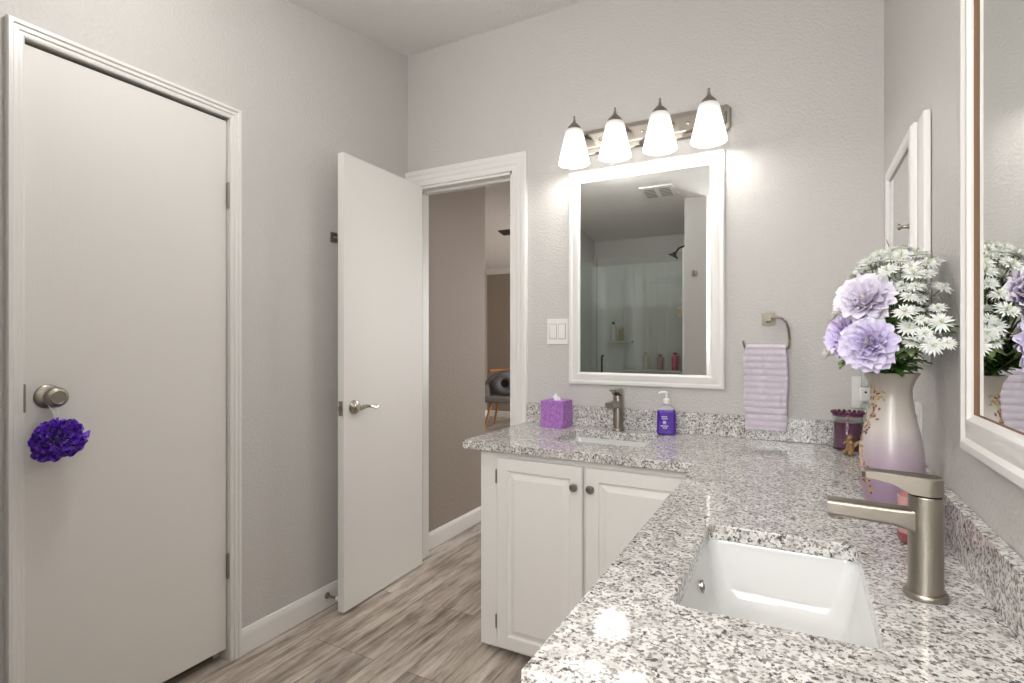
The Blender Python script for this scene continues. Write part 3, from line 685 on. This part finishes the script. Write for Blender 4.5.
V = [(0, 0, .020), (0, -.002, .034), (0, -.003, .045), (0, -.004, .052), (0, -.005, .060), (0, -.006, .068),      # pelvis, belly, chest, neck, head, crown
     (.009, -.004, .046), (.013, -.014, .038), (.007, -.022, .044), (-.009, -.004, .046), (-.013, -.014, .038), (-.007, -.022, .044),  # arms
     (.008, -.004, .016), (.011, -.022, .010), (.011, -.004, .005), (.011, .012, .005), (-.008, -.004, .016), (-.011, -.022, .010), (-.011, -.004, .005), (-.011, .012, .005)]
E_ = [(0, 1), (1, 2), (2, 3), (3, 4), (4, 5), (2, 6), (6, 7), (7, 8), (2, 9), (9, 10), (10, 11), (0, 12), (12, 13), (13, 14), (14, 15), (0, 16), (16, 17), (17, 18), (18, 19)]
skin('body', V, E_, [.010, .0095, .009, .0045, .0085, .0065, .0045, .0038, .003, .0045, .0038, .003, .0075, .0062, .0048, .0035, .0075, .0062, .0048, .0035], cg, MGOLD)
bm = B()
for k in range(40):
    a = k * 2.4; h = k / 40; r = .0085 * math.sqrt(max(0, 1 - (h * .8) ** 2)); lathe(bm, [(0, -.0028), (.0025, -.001), (.0028, .001), (0, .0028)], 6, T(r * cos(a) * .9, -.003 + r * abs(sin(a)) * (1 if sin(a) > 0 else -.35), .061 + h * .009))
obj('curly_hair', bm, mat('gold_hair', srgb(168, 128, 84), .5, .5), cg)
for s in (-1, 1):
    bm = B(); rows = []
    for j in range(6):
        u = j / 5; rows.append([bm.verts.new((s * (.004 + .018 * u), .008 + .006 * u + .0025 * (1 if q else -1) * (1 - u * .7), .040 + .014 * u - (.018 * (1 - .5 * u) * w_))) for q in (0, 1) for w_ in ((0, .5, 1) if q else (1, .5, 0))])
    for a, b_ in zip(rows, rows[1:]):
        for k in range(6): bm.faces.new((a[k], a[(k + 1) % 6], b_[(k + 1) % 6], b_[k]))
    bm.faces.new(rows[0]); bm.faces.new(rows[-1][::-1]); obj('wing', bm, MGOLD, cg, 60)

# ---------------------------------------------------------------- vase
VX, VY = .180, 1.462
def vase_mat():
    m = mat('ombre_vase_glaze', (1, 1, 1, 1), .32, Coat_Weight=.25); n, l, p = nodes(m)
    tc = n.new('ShaderNodeTexCoord'); sp = n.new('ShaderNodeSeparateXYZ'); l.new(tc.outputs['Object'], sp.inputs[0])
    nz = n.new('ShaderNodeTexNoise'); nz.inputs['Scale'].default_value = 9; l.new(tc.outputs['Object'], nz.inputs['Vector'])
    ma = n.new('ShaderNodeMath'); ma.operation = 'MULTIPLY_ADD'; ma.inputs[1].default_value = .08; l.new(nz.outputs[0], ma.inputs[0]); l.new(sp.outputs[2], ma.inputs[2])
    mr = n.new('ShaderNodeMapRange'); mr.inputs[1].default_value = .04; mr.inputs[2].default_value = .35; l.new(ma.outputs[0], mr.inputs[0])
    r = ramp(n, [(0, srgb(146, 122, 148)), (.28, srgb(164, 142, 162)), (.45, srgb(180, 168, 174)), (.62, srgb(200, 192, 186)), (.85, srgb(186, 178, 168)), (1, srgb(176, 168, 158))]); l.new(mr.outputs[0], r.inputs[0])
    l.new(r.outputs[0], p.inputs['Base Color']); return m
vz = thing('flower_vase', 'tall ceramic vase fading from grey to lilac, holding flowers', 'vase', (VX, VY, CT))
prof = [(0, .001), (.046, .001), (.049, .005), (.056, .030), (.063, .070), (.0665, .095), (.0668, .115), (.065, .145), (.059, .178), (.051, .210), (.0455, .238), (.0425, .262), (.0430, .280), (.049, .298), (.0575, .312), (.058, .314), (.055, .314), (.046, .298), (.0395, .280), (.039, .262), (.042, .24), (.047, .21), (.055, .178), (.061, .145), (.062, .115), (.058, .07), (.045, .02), (0, .012)]
prof = [(r_ * .92, z_) for r_, z_ in prof]
bm = B(); lathe(bm, prof, 56); obj('vase_body', bm, vase_mat(), vz, 50)
# painted trailing blossoms on the side towards the room
MG1 = mat('gold_paint', srgb(186, 158, 106), .4, .3); MR1 = mat('plum_paint', srgb(120, 66, 84), .5)
def vr(z):
    for (r0, z0), (r1, z1) in zip(prof, prof[1:18]):
        if z0 <= z <= z1 and z1 > z0: return r0 + (r1 - r0) * (z - z0) / (z1 - z0)
    return .05
def on_vase(a, z, off=.0006): r = vr(z) + off; return Vector((r * cos(a), r * sin(a), z))
A0 = R(205)
bm = B(); rnd = random.Random(3)
stem_pts = [on_vase(A0 + .25 * sin(z * 30), z, .0002) for z in [.05 + .245 * k / 60 for k in range(61)]]
tube(bm, stem_pts, .0009, 5); obj('painted_vine', bm, MG1, vz)
for mm_, cnt, nm in ((MG1, 78, 'painted_leaf_pattern'), (MR1, 46, 'painted_bud_pattern')):
    bm = B()
    for k in range(cnt):
        z = rnd.uniform(.05, .29); a = A0 + .25 * sin(z * 30) + rnd.gauss(0, .24)
        c_ = on_vase(a, z, .0001); nrm = Vector((cos(a), sin(a), 0)); rot = nrm.to_track_quat('Z', 'Y').to_matrix().to_4x4()
        lathe(bm, [(0, -.0006), (1, -.0004), (1, .0006), (0, .0010)], 7, Matrix.Translation(c_) @ rot @ RZ(rnd.uniform(0, 3)) @ S(rnd.uniform(.0025, .006), rnd.uniform(.0014, .0028), 1))
    obj(nm, bm, mm_, vz)['kind'] = 'stuff'

# ---------------------------------------------------------------- flowers
MPW = mat('white_bract', srgb(252, 252, 246), .6, Subsurface_Weight=.1); MPC = mat('pale_green_stamen', srgb(196, 204, 150), .6)
MLF = mat('leaf_green', srgb(82, 122, 48), .45); MST = mat('stem_green', srgb(96, 112, 60), .6); MLF2 = mat('pale_leaf', srgb(150, 172, 120), .5)
def petal(bm, L, w, cup, droop, M_, nu=4, nv=5, tipp=.15, wav=0, ph=0, mi=0):
    g = []
    for j in range(nv + 1):
        v = j / nv; ww = w * (sin(pi * min(1, v * (1 - tipp) + .06)) ** .7) * .5 * (1 if v < 1 else (.12 if tipp < .1 else 1))
        row = []
        for i in range(nu + 1):
            u = i / nu * 2 - 1
            x = L * v * (1 - .06 * abs(u) ** 2 * v) + (wav * .4 * sin(u * 7 + ph) * v if wav else 0)
            row.append(bm.verts.new(M_ @ Vector((x, u * ww, cup * u * u * ww + droop * v * v * L + wav * sin(u * 5 + ph + v * 3) * v))))
        g.append(row)
    for j in range(nv):
        for i in range(nu): bm.faces.new((g[j][i], g[j][i + 1], g[j + 1][i + 1], g[j + 1][i])).material_index = mi
def star_head(seed, D_=.022):
    r = random.Random(seed); bm = B(); n = r.choice((17, 18, 19))
    for layer, (k, L, el) in enumerate(((n, D_, .10), (n - 3, D_ * .82, .38))):
        for i in range(k):
            a = 2 * pi * i / k + r.uniform(-.1, .1) + layer * .2
            petal(bm, L * r.uniform(.9, 1.08), L * .21, .4, r.uniform(-.22, .02), RZ(a) @ RY(-el + r.uniform(-.1, .1)), 2, 4, .02)
    for i in range(26):
        a = r.uniform(0, 2 * pi); t = r.uniform(.1, .75); d = Vector((cos(a) * sin(t), sin(a) * sin(t), cos(t))) * D_ * r.uniform(.38, .5)
        tube(bm, [(0, 0, 0), d], [.0003, .00025], 4); lathe(bm, [(0, -.0009), (.0009, 0), (0, .0009)], 5, Matrix.Translation(d))
        for f in bm.faces[-15:]: f.material_index = 1 if i % 2 else 0
    return bm
def tri_mesh(name, bm, mats):
    me = bpy.data.meshes.new(name); bm.to_mesh(me); bm.free()
    for q in mats: me.materials.append(q)
    for p_ in me.polygons: p_.use_smooth = True
    return me
HEADS = [tri_mesh('flower_head', star_head(s, .0225), [MPW, MPC]) for s in range(4)]
def leaf_bm(L=.05, lobes=5):
    bm = B()
    for i in range(lobes):
        a = (i - (lobes - 1) / 2) * .62; ll = L * (1 - .14 * abs(i - (lobes - 1) / 2))
        g = []; nv = 8
        for j in range(nv + 1):
            v = j / nv; w = ll * .17 * sin(pi * (v * .93 + .04)) * (1 + .35 * (j % 2)); row = []
            for u in (-1, 0, 1): row.append(bm.verts.new(RZ(a) @ Vector((ll * v + (.06 * ll * (j % 2)) * abs(u), u * w, abs(u) * w * .25 - .28 * ll * v * v))))
            g.append(row)
        for j in range(nv):
            for q in range(2): bm.faces.new((g[j][q], g[j][q + 1], g[j + 1][q + 1], g[j + 1][q]))
    return bm
LEAF = tri_mesh('leaf', leaf_bm(), [MLF]); LEAF2 = tri_mesh('leaf', leaf_bm(.036, 3), [MLF2])
def link(name, me, parent, Mx):
    o = bpy.data.objects.new(name, me); COL.objects.link(o); o.parent = parent; o.matrix_local = Mx; return o
def orient(d, spin=0): return Vector(d).to_track_quat('Z', 'Y').to_matrix().to_4x4() @ RZ(spin)
mouth = Vector((VX, VY, CT + .312))
rf = random.Random(21)
# dome of heads: azimuth, polar, radius
targets = []
C0 = Vector((.185, 1.420, 1.13))
tries = 0
PE = [Vector((.120, 1.335, 1.283)), Vector((.121, 1.285, 1.190)), Vector((.082, 1.360, 1.206))]
while len(targets) < 135 and tries < 25000:
    tries += 1
    az = rf.uniform(0, 2 * pi); po = rf.uniform(.05, 1.45); d = Vector((cos(az) * sin(po), sin(az) * sin(po), cos(po)))
    ly = rf.choice((1, 1, .8))
    p_ = C0 + Vector((d.x * .130, d.y * .170, d.z * .262)) * ly
    if p_.x > .245 or p_.z < 1.165: continue
    if p_.y < 1.22: continue
    if any((p_ - q).length < .056 for q in PE) or any(p_.y < q.y + .05 and math.hypot(p_.x - q.x, p_.z - q.z) < .060 for q in PE): continue
    if any((p_ - q[0]).length < .0185 for q in targets): continue
    targets.append((p_, (d + Vector((-.15, -.35, .35))).normalized()))
# gather heads into spray stems of about four neighbours
left = targets[:]; stems = []
while left:
    seed_ = left.pop(0); near = sorted(left, key=lambda q: (q[0] - seed_[0]).length)[:4]
    near = [q for q in near if (q[0] - seed_[0]).length < .11]
    for q in near: left.remove(q)
    stems.append([seed_] + near)
def curve_pts(a, c, n=8, sag=.0):
    a, c = Vector(a), Vector(c); mid = Vector((a.x + (c.x - a.x) * .3, a.y + (c.y - a.y) * .3, a.z + (c.z - a.z) * .65))
    return [a * (1 - t) ** 2 + mid * 2 * t * (1 - t) + c * t * t for t in [k / n for k in range(n + 1)]]
for si, hs in enumerate(stems):
    root = Vector((VX + rf.uniform(-.020, .020), VY + rf.uniform(-.020, .020), CT + .20))
    t = thing('white_flower_stem', 'white star-shaped flower spray with green stem in the vase', 'flower', root, group='white flower sprays in the vase')
    cen = sum((h[0] for h in hs), Vector()) / len(hs); fork = mouth.lerp(cen, .45) + Vector((rf.uniform(-.01, .01), rf.uniform(-.01, .01), 0))
    bm = B(); tube(bm, [Vector(), mouth + (fork - mouth) * .02 + Vector((rf.uniform(-.02, .02), rf.uniform(-.02, .02), 0)) - root, fork - root], .0014, 6)
    for p_, d in hs: tube(bm, [fork - root] + [q - root for q in curve_pts(fork, p_ - d * .002, 5)[1:]], .0009, 5)
    obj('stem', bm, MST, t)
    for k, (p_, d) in enumerate(hs):
        link('flower_head', HEADS[(si + k) % 4], t, Matrix.Translation(p_ - root) @ orient(d + Vector((rf.uniform(-.3, .3), rf.uniform(-.3, .3), rf.uniform(-.1, .3))), rf.uniform(0, 6)) @ S(*([rf.uniform(.72, 1.1)] * 3)))
    for k in range(3):
        q = fork.lerp(hs[k % len(hs)][0], rf.uniform(.05, .75)); a = rf.uniform(0, 2 * pi)
        link('leaf', LEAF2 if k else LEAF, t, Matrix.Translation(q - root) @ RZ(a) @ RY(rf.uniform(-.7, .2)) @ S(*([rf.uniform(.8, 1.25)] * 3)))
# leafy sprigs round the rim
for k, a in enumerate([R(x) for x in (150, 185, 215, 240, 262, 285, 310, 100, 200, 250, 275)]):
    root = Vector((VX + .02 * cos(a), VY + .02 * sin(a), CT + .22))
    out = Vector((cos(a), sin(a), 0)); rr = rf.uniform(.055, .08); zz = 1.155 + rf.uniform(0, .06)
    t = thing('leafy_sprig', 'dark green serrated leaf sprig spilling over the vase rim', 'leaves', root, group='leaf sprigs at the vase rim')
    tipv = Vector((min(VX + out.x * rr, .235), VY + out.y * rr, zz)); bm = B(); tube(bm, [Vector(), mouth + out * .02 - root, tipv - root], .0013, 6); obj('stem', bm, MST, t)
    for j in range(3):
        q = (mouth + out * .02).lerp(tipv, .35 + .32 * j)
        sc = rf.uniform(.8, 1.15) * (1 if q.x < .2 else .6)
        link('leaf', LEAF, t, Matrix.Translation(q - root) @ RZ(a + rf.uniform(-.8, .8)) @ RY(rf.uniform(-.5, .35)) @ S(sc, sc, sc))
# peonies
def peony(seed, r0, cols):
    r = random.Random(seed); bm = B()
    # (count, length, opening angle from the axis, width factor)
    spec = [(6, 1.0, 1.45, .98), (7, 1.0, 1.18, .92), (7, .95, .95, .84), (7, .84, .72, .78), (6, .70, .52, .74), (6, .56, .34, .70), (5, .40, .18, .62)]
    for li, (n_, L, el, wf) in enumerate(spec):
        for i in range(n_):
            a = 2 * pi * i / n_ + li * .43 + r.uniform(-.22, .22); LL = r0 * L * r.uniform(.88, 1.1)
            frill(bm, LL, LL * wf, RZ(a) @ RY(-(pi / 2 - el) + r.uniform(-.16, .16)), r)
    for i in range(26):
        a = r.uniform(0, 6.3); t = r.uniform(0, .5); d = Vector((cos(a) * sin(t), sin(a) * sin(t), cos(t))) * r0 * .55; tube(bm, [(0, 0, r0 * .1), d], .0006, 4)
        for f in bm.faces[-6:]: f.material_index = 1
    return tri_mesh('bloom', bm, cols)
def frill(bm, L, w, Mx, r):
    """cupped petal with a ruffled, notched edge"""
    nu, nv = 12, 7; ph = r.uniform(0, 6); k1 = r.uniform(7, 10); g = []
    for j in range(nv + 1):
        v = j / nv; ww = w * (.22 + .78 * sin(pi * min(.62, v * .62))) * .5; row = []
        for i in range(nu + 1):
            u = i / nu * 2 - 1
            edge = 1 - .10 * u * u - .07 * (.5 + .5 * sin(u * k1 + ph)) * v * v - .05 * (.5 + .5 * sin(u * 23 + ph)) * v ** 3
            z = .55 * w * .5 * u * u * (1 - .3 * v) + .18 * L * v * v * sin(v * 2.2) * .6 + L * .085 * sin(u * k1 * .8 + ph) * v * v
            row.append(bm.verts.new(Mx @ Vector((L * v * edge, u * ww, z))))
        g.append(row)
    for j in range(nv):
        for i in range(nu): bm.faces.new((g[j][i], g[j][i + 1], g[j + 1][i + 1], g[j + 1][i]))
def pm_(nm, deep, pale, r0):
    m = mat(nm, pale, .65, Subsurface_Weight=.1); n, l, p = nodes(m); tc = n.new('ShaderNodeTexCoord'); ln = n.new('ShaderNodeVectorMath'); ln.operation = 'LENGTH'
    nz = n.new('ShaderNodeTexNoise'); nz.inputs['Scale'].default_value = 60; ma = n.new('ShaderNodeMath'); ma.operation = 'MULTIPLY_ADD'; ma.inputs[1].default_value = r0 * .5
    l.new(tc.outputs['Object'], ln.inputs[0]); l.new(tc.outputs['Object'], nz.inputs['Vector']); l.new(nz.outputs[0], ma.inputs[0]); l.new(ln.outputs['Value'], ma.inputs[2])
    mr = n.new('ShaderNodeMapRange'); mr.inputs[1].default_value = r0 * .55; mr.inputs[2].default_value = r0 * 1.3; l.new(ma.outputs[0], mr.inputs[0])
    r = ramp(n, [(0, deep), (1, pale)]); l.new(mr.outputs[0], r.inputs[0]); l.new(r.outputs[0], p.inputs['Base Color']); return m
PA = pm_('pale_lilac_petal', srgb(222, 206, 238), srgb(248, 242, 248), .055); PB = pm_('violet_petal', srgb(190, 168, 228), srgb(236, 226, 246), .048); PC = pm_('lavender_petal', srgb(188, 162, 226), srgb(232, 216, 244), .044)
PY_ = mat('cream_centre', srgb(232, 226, 196), .6)
for i, (c_, d, r0, cols, lab) in enumerate(((PE[0], (-.35, -.85, .45), .060, [PA, PY_], 'pale lilac peony bloom, the uppermost of the three'), (PE[1], (-.35, -.9, .15), .058, [PB, PY_], 'violet peony bloom lowest over the vase rim'), (PE[2], (-.9, -.5, .15), .050, [PC, PY_], 'violet peony bloom farthest left in the bouquet'))):
    root = Vector((VX - .02 + .012 * i, VY - .012 * i, CT + .20)); d = Vector(d).normalized(); t = thing('peony_stem', lab, 'flower', root)
    base = c_ - d * r0 * .3
    link('bloom', peony(40 + i, r0, cols), t, Matrix.Translation(base - root) @ orient(d))
    bm = B(); tube(bm, [Vector(), mouth + Vector((-.02, -.02, .002)) - root, base - d * .015 - root, base - root], .0018, 7); lathe(bm, [(0, -.012), (.006, -.008), (.010, 0), (0, .002)], 12, Matrix.Translation(base - root) @ orient(d)); obj('stem', bm, MST, t)
    for k in range(2): link('leaf', LEAF2, t, Matrix.Translation(base - d * .01 - root) @ RZ(math.atan2(d.y, d.x) + (1.2 if k else -1.3)) @ RY(.2) @ S(1.3, 1.3, 1.3))
# berry sprigs and a bare twig
for lab, tip in (('green berry sprig hanging below the violet peonies', Vector((.075, 1.39, 1.145))), ('green berry sprig poking out above the pale peony', Vector((.085, 1.47, 1.325)))):
    root = Vector((VX - .015, VY, CT + .22)); t = thing('berry_sprig', lab, 'berries', root)
    pts = [Vector(), mouth + Vector((-.025, -.01, .004)) - root, (mouth.lerp(tip, .6) + Vector((0, 0, .02))) - root, tip - root]
    bm = B(); tube(bm, pts, .001, 6); obj('stem', bm, MST, t)
    for k in range(7):
        q = pts[2].lerp(pts[3], k / 6) + Vector((rf.uniform(-.006, .006), rf.uniform(-.006, .006), rf.uniform(-.004, .006))); bm = B(); lathe(bm, [(0, -.0042), (.003, -.003), (.0042, 0), (.003, .003), (0, .0042)], 10, Matrix.Translation(q)); obj('berry', bm, MLF2, t)
root = Vector((VX, VY + .01, CT + .22)); tg = thing('bare_twig', 'thin bare brown twig standing out of the bouquet top', 'twig', root)
_w = [Vector(q) - root for q in ((.182, 1.475, 1.14), (.19, 1.50, 1.30), (.202, 1.53, 1.372), (.200, 1.55, 1.398), (.190, 1.56, 1.415), (.184, 1.57, 1.440))]
bm = B(); tube(bm, _w, [.0018, .0016, .0013, .001, .0009, .0006], 6); tube(bm, [_w[3], _w[3] + Vector((.008, .004, .022))], .0006, 5); obj('branch', bm, mat('twig_bark', srgb(96, 76, 62), .8), tg)

# ---------------------------------------------------------------- bath pouf on the knob
pf = thing('bath_pouf', 'bright purple mesh bath pouf hanging from the closet door knob', 'bath pouf', (XL + .072, .735, .922))
def pouf():
    r = random.Random(5); bm = B(); N_ = 150
    for k in range(N_):
        zc = 1 - 2 * (k + .5) / N_; az = k * 2.39996; d = Vector((math.sqrt(1 - zc * zc) * cos(az), math.sqrt(1 - zc * zc) * sin(az), zc)); d = (d + Vector((r.uniform(-.25, .25), r.uniform(-.25, .25), r.uniform(-.25, .25)))).normalized()
        Q = Matrix.Translation(d * r.uniform(.022, .034)) @ orient(d, r.uniform(0, 6)); n_ = 18; w = r.uniform(.014, .026); H_ = r.uniform(.028, .046); ph = r.uniform(0, 6); bend = r.uniform(-.5, .5); cr_ = r.uniform(.5, 1.3); g = []
        for j in range(6):
            v = j / 5; row = []
            for i in range(n_ + 1):
                u = i / n_ * 2 - 1; a = u * cr_ * pi * .8
                x = sin(a) * w * (.5 + .5 * v); y = (1 - cos(a)) * w * .6 * v + .005 * sin(u * 11 + ph) * v + bend * H_ * v * v
                row.append(bm.verts.new(Q @ Vector((x, y, H_ * v * (1 - .12 * u * u) + .003 * sin(u * 15 + ph) * v))))
            g.append(row)
        for j in range(5):
            for i in range(n_): bm.faces.new((g[j][i], g[j][i + 1], g[j + 1][i + 1], g[j + 1][i]))
    xf(bm, S(.80, .93, .80)); return bm
mp_ = mat('purple_mesh', srgb(98, 30, 196), .3, Sheen_Weight=.3); n, l, p = nodes(mp_); tc = n.new('ShaderNodeTexCoord'); nz = n.new('ShaderNodeTexNoise'); nz.inputs['Scale'].default_value = 70; nz.inputs['Detail'].default_value = 4
r = ramp(n, [(.38, srgb(62, 8, 150)), (.52, srgb(112, 36, 214)), (.66, srgb(160, 100, 240))]); l.new(tc.outputs['Object'], nz.inputs['Vector']); l.new(nz.outputs[0], r.inputs[0]); l.new(r.outputs[0], p.inputs['Base Color'])
o_ = obj('mesh_ruffles', pouf(), mp_, pf, 180)
cd = B(); kx = .0; tube(cd, [(-.012, .008, .050), (-.022, .006, .080), (-.040, .006, .098), (-.047, -.004, .134), (-.047, -.010, .134), (-.034, -.012, .098), (-.018, -.006, .080), (-.012, -.002, .050)], .0015, 6)
obj('hanging_cord', cd, M['plastic'], pf)

# ---------------------------------------------------------------- shower (seen in the mirror)
sh_ = thing('shower_surround', 'glossy white acrylic shower surround with a corner shelf', 'shower', (XL + .002, YS + .002, 0))
SW, SD, SH = PX0 - XL - .004, PY - YS - .02, 1.97
bm = B(); box(bm, 0, SW, 0, .02, .06, SH, bev=.004); box(bm, 0, .02, .02, SD, .06, SH, bev=.004); box(bm, SW - .02, SW, .02, SD, .06, SH, bev=.004)
for cx, cy, sx in ((.02, .02, 1), (SW - .02, .02, -1)):
    pr = [(cx, cy)] + [(cx + sx * (.11 - .11 * sin(R(a))), cy + .11 - .11 * cos(R(a))) for a in range(0, 91, 10)]
    prism(bm, pr, 2, .07, SH - .01)
for k in range(5): box(bm, .30 + k * .11, .315 + k * .11, .018, .024, .10, SH - .04, bev=.002)
obj('wall_panels', bm, M['acrylic'], sh_)
bm = B(); box(bm, 0, SW, 0, SD, .001, .07); box(bm, 0, SW, SD - .08, SD + .005, .001, .14, bev=.01); obj('shower_pan', bm, M['acrylic'], sh_)
bm = B(); box(bm, .18, .42, .02, .11, 1.185, 1.20, bev=.004); obj('shelf', bm, M['acrylic'], sh_)
bm = B(); box(bm, .34, SW - .03, .02, .13, .895, .92, bev=.006); obj('long_ledge', bm, M['acrylic'], sh_)
MGL = mat('shower_glass', srgb(246, 250, 248), .0, Transmission_Weight=1, IOR=1.45)
gy = PY - .03
gp = thing('shower_glass_panel', 'fixed clear glass panel beside the shower door', 'glass panel', (XL + .024, gy, .141))
obj('pane', bx(0, .27, -.004, .004, 0, 1.80), MGL, gp)
gd = thing('shower_glass_door', 'frameless clear glass shower door with bar handle', 'shower door', (XL + .30, gy, .141))
GW = PX0 - XL - .30 - .012
obj('pane', bx(0, GW, -.004, .004, .004, 1.80), MGL, gd)
bm = B(); tube(bm, [(.055, .004, .70), (.055, .035, .705), (.055, .040, .72), (.055, .040, .91), (.055, .035, .925), (.055, .004, .93)], .008, 10); obj('handle', bm, M['bronze'], gd)
for z in (.32, 1.30): obj('hinge', bx(GW - .055, GW + .010, -.010, .010, z - .035, z + .035, bev=.002), M['chrome'], gd)
bm = B(); tube(bm, [(0, 0, 0), (-.06, 0, .03), (-.12, 0, .01), (-.15, 0, -.03)], .008, 10); lathe(bm, [(0, 0), (.012, 0), (.02, -.02), (.045, -.035), (.045, -.045), (0, -.045)], 24, T(-.15, 0, -.025) @ RY(.5)); so = obj('shower_head', bm, M['bronze'], sh_); so.location = (PX0 - .001 - XL - .002, -.32 - YS - .002, 2.02)
rh = thing('robe_hook', 'square nickel robe hook on the partition end beside the shower', 'hook', (-.755, PY, 1.745))
obj('hook_plate', bx(-.022, .022, .0005, .007, -.022, .022, bev=.001), M['nickel'], rh)
obj('hook_arm', tube(B(), [(0, .005, 0), (0, .025, -.006), (0, .036, .010), (0, .040, .028)], .006, 8), M['nickel'], rh)
def bottle(loc, r, h, col, lab, cap, grp=None):
    t = thing('shampoo_bottle', lab, 'bottle', loc); bm = B(); lathe(bm, [(0, .001), (r * .9, .001), (r, .006), (r, h * .75), (r * .8, h * .82), (r * .4, h * .86), (r * .4, h * .88), (0, h * .88)], 24); obj('bottle_body', bm, mat('bottle_' + str(len(bpy.data.materials)), col, .3), t)
    bm = B(); lathe(bm, [(0, h * .88), (r * .55, h * .88), (r * .55, h), (0, h)], 20); obj('cap', bm, mat('cap_' + str(len(bpy.data.materials)), cap, .3), t); return t
yl = YS + .085
bottle((-1.33, yl, .9205), .028, .17, srgb(214, 206, 186), 'cream shampoo bottle on the long shower ledge, left of three', srgb(190, 196, 180))
bottle((-1.19, yl, .9205), .030, .15, srgb(188, 158, 156), 'dusty pink bottle in the middle of the shower ledge', srgb(160, 120, 120))
bottle((-1.05, yl, .9205), .032, .17, srgb(198, 96, 120), 'deep pink bottle on the shower ledge nearest the shower head', srgb(150, 50, 80))
bottle((-1.66, yl - .015, 1.2005), .028, .19, srgb(226, 228, 222), 'tall white bottle with dark print on the shower shelf', srgb(60, 60, 60))
bottle((-1.58, yl - .015, 1.2005), .022, .15, srgb(196, 178, 140), 'small tan bottle on the shower shelf', srgb(228, 222, 210))
# ceiling fan grille
ev = thing('ceiling_vent', 'square white exhaust vent grille on the sloped ceiling', 'vent', (-.98, .60, ceil_z(.60) - .0005)); ev.location = (-1.0, .28, ceil_z(.28)); ev.rotation_euler = (math.atan(.17), 0, 0)
obj('vent_cover', bx(-.13, .13, -.11, .11, -.014, -.001, bev=.004), M['trim'], ev)
bm = B()
for sx in (-1, 1):
    for k in range(6): box(bm, sx * .06 - .042, sx * .06 + .042, -.075 + k * .027, -.064 + k * .027, -.0155, -.0135)
obj('vent_slots', bm, mat('vent_shadow', srgb(130, 124, 118), .8), ev)

# ---------------------------------------------------------------- far room: chair, cushion, ceiling fan
WOODL = mat('oak_legs', srgb(178, 122, 70), .45); FAB = mat('grey_upholstery', srgb(128, 124, 122), .9, bump=(600, .3, 2))
ch = thing('armchair', 'grey upholstered bucket armchair with oak legs in the far room', 'chair', (-3.62, 6.62, 0), R(12))
bm = B(); box(bm, -.24, .24, -.24, .22, .36, .44, bev=.03, seg=4); obj('seat', bm, FAB, ch)
bm = B(); rows = []
for k in range(25):
    a = pi + R(-20) + (pi + R(40)) * k / 24 ; a = R(200) - R(220) * k / 24
    hgt = .60 + .18 * max(0, sin(a)) ** .8; ro, ri = .285, .235
    c_, s_ = cos(a), sin(a) 
    rows.append([bm.verts.new((c_ * ro, s_ * ro - .0, .37)), bm.verts.new((c_ * (ro + .03), s_ * (ro + .03), hgt - .01)), bm.verts.new((c_ * (ro + .01), s_ * (ro + .01), hgt)), bm.verts.new((c_ * ri, s_ * ri, hgt - .012)), bm.verts.new((c_ * (ri - .02), s_ * (ri - .02), .40))])
for a, b_ in zip(rows, rows[1:]):
    for k in range(5): bm.faces.new((a[k], a[(k + 1) % 5], b_[(k + 1) % 5], b_[k]))
bm.faces.new(rows[0]); bm.faces.new(rows[-1][::-1]); obj('bucket_back', bm, FAB, ch, 50)
bm = B(); tube(bm, [(.30 * cos(R(a)), .30 * sin(R(a)) + .01, .765 + .02 * sin(R(a))) for a in range(20, 161, 10)], .018, 8); obj('wooden_back_rail', bm, WOODL, ch)
for sx in (-1, 1):
    for sy in (-1, 1): obj('leg', tube(B(), [(sx * .15, sy * .15 - .01, .37), (sx * .235, sy * .225 - .01, .0)], [.020, .013], 10), WOODL, ch)
cu = thing('ring_cushion', 'grey round cushion with a dark hollow centre on the armchair', 'cushion', (-3.62, 6.60, .445), R(12))
bm = B(); rows = []
for i in range(28):
    a = 2 * pi * i / 28; c_ = Vector((.115 * cos(a), 0, .165 + .105 * sin(a)))
    rows.append([bm.verts.new(c_ + Vector((.062 * cos(b2) * cos(a), -.055 * sin(b2), .055 * cos(b2) * sin(a)))) for b2 in [2 * pi * j / 12 for j in range(12)]])
for i in range(28):
    for j in range(12): bm.faces.new((rows[i][j], rows[(i + 1) % 28][j], rows[(i + 1) % 28][(j + 1) % 12], rows[i][(j + 1) % 12]))
o_ = obj('cushion_ring', bm, mat('grey_plush', srgb(120, 122, 126), .95, bump=(300, .5, 2)), cu); 
bm = B(); lathe(bm, [(0, -.02), (.06, -.012), (.065, 0), (.06, .012), (0, .02)], 20, T(0, 0, .165) @ RX(pi / 2)); obj('dark_centre', bm, mat('dark_plush', srgb(52, 42, 38), .95), cu)
# ceiling fan
cf = thing('ceiling_fan', 'dark bladed ceiling fan in the far room', 'ceiling fan', (-1.62, 4.02, 2.34))
bm = B(); cyl(bm, .06, -.03, 0, 24); cyl(bm, .015, -.16, -.03, 12); obj('mount', bm, M['bronze'], cf)
bm = B(); lathe(bm, [(0, -.30), (.06, -.29), (.09, -.25), (.10, -.20), (.07, -.16), (0, -.155)], 28); obj('motor_housing', bm, M['bronze'], cf)
MB_ = mat('walnut_blade', srgb(72, 58, 48), .5)
for k in range(5):
    a = pi + .02 + k * 2 * pi / 5; bm = bx(.10, .62, -.055, .055, -.004, .004, bev=.003); xf(bm, RZ(a) @ RX(.18)); xf(bm, T(0, 0, -.225)); obj('blade', bm, MB_, cf)
ao = outlet((-4.44, 7.0, .96), pi / 2, 'small plate on the far room side wall beyond the doorway')
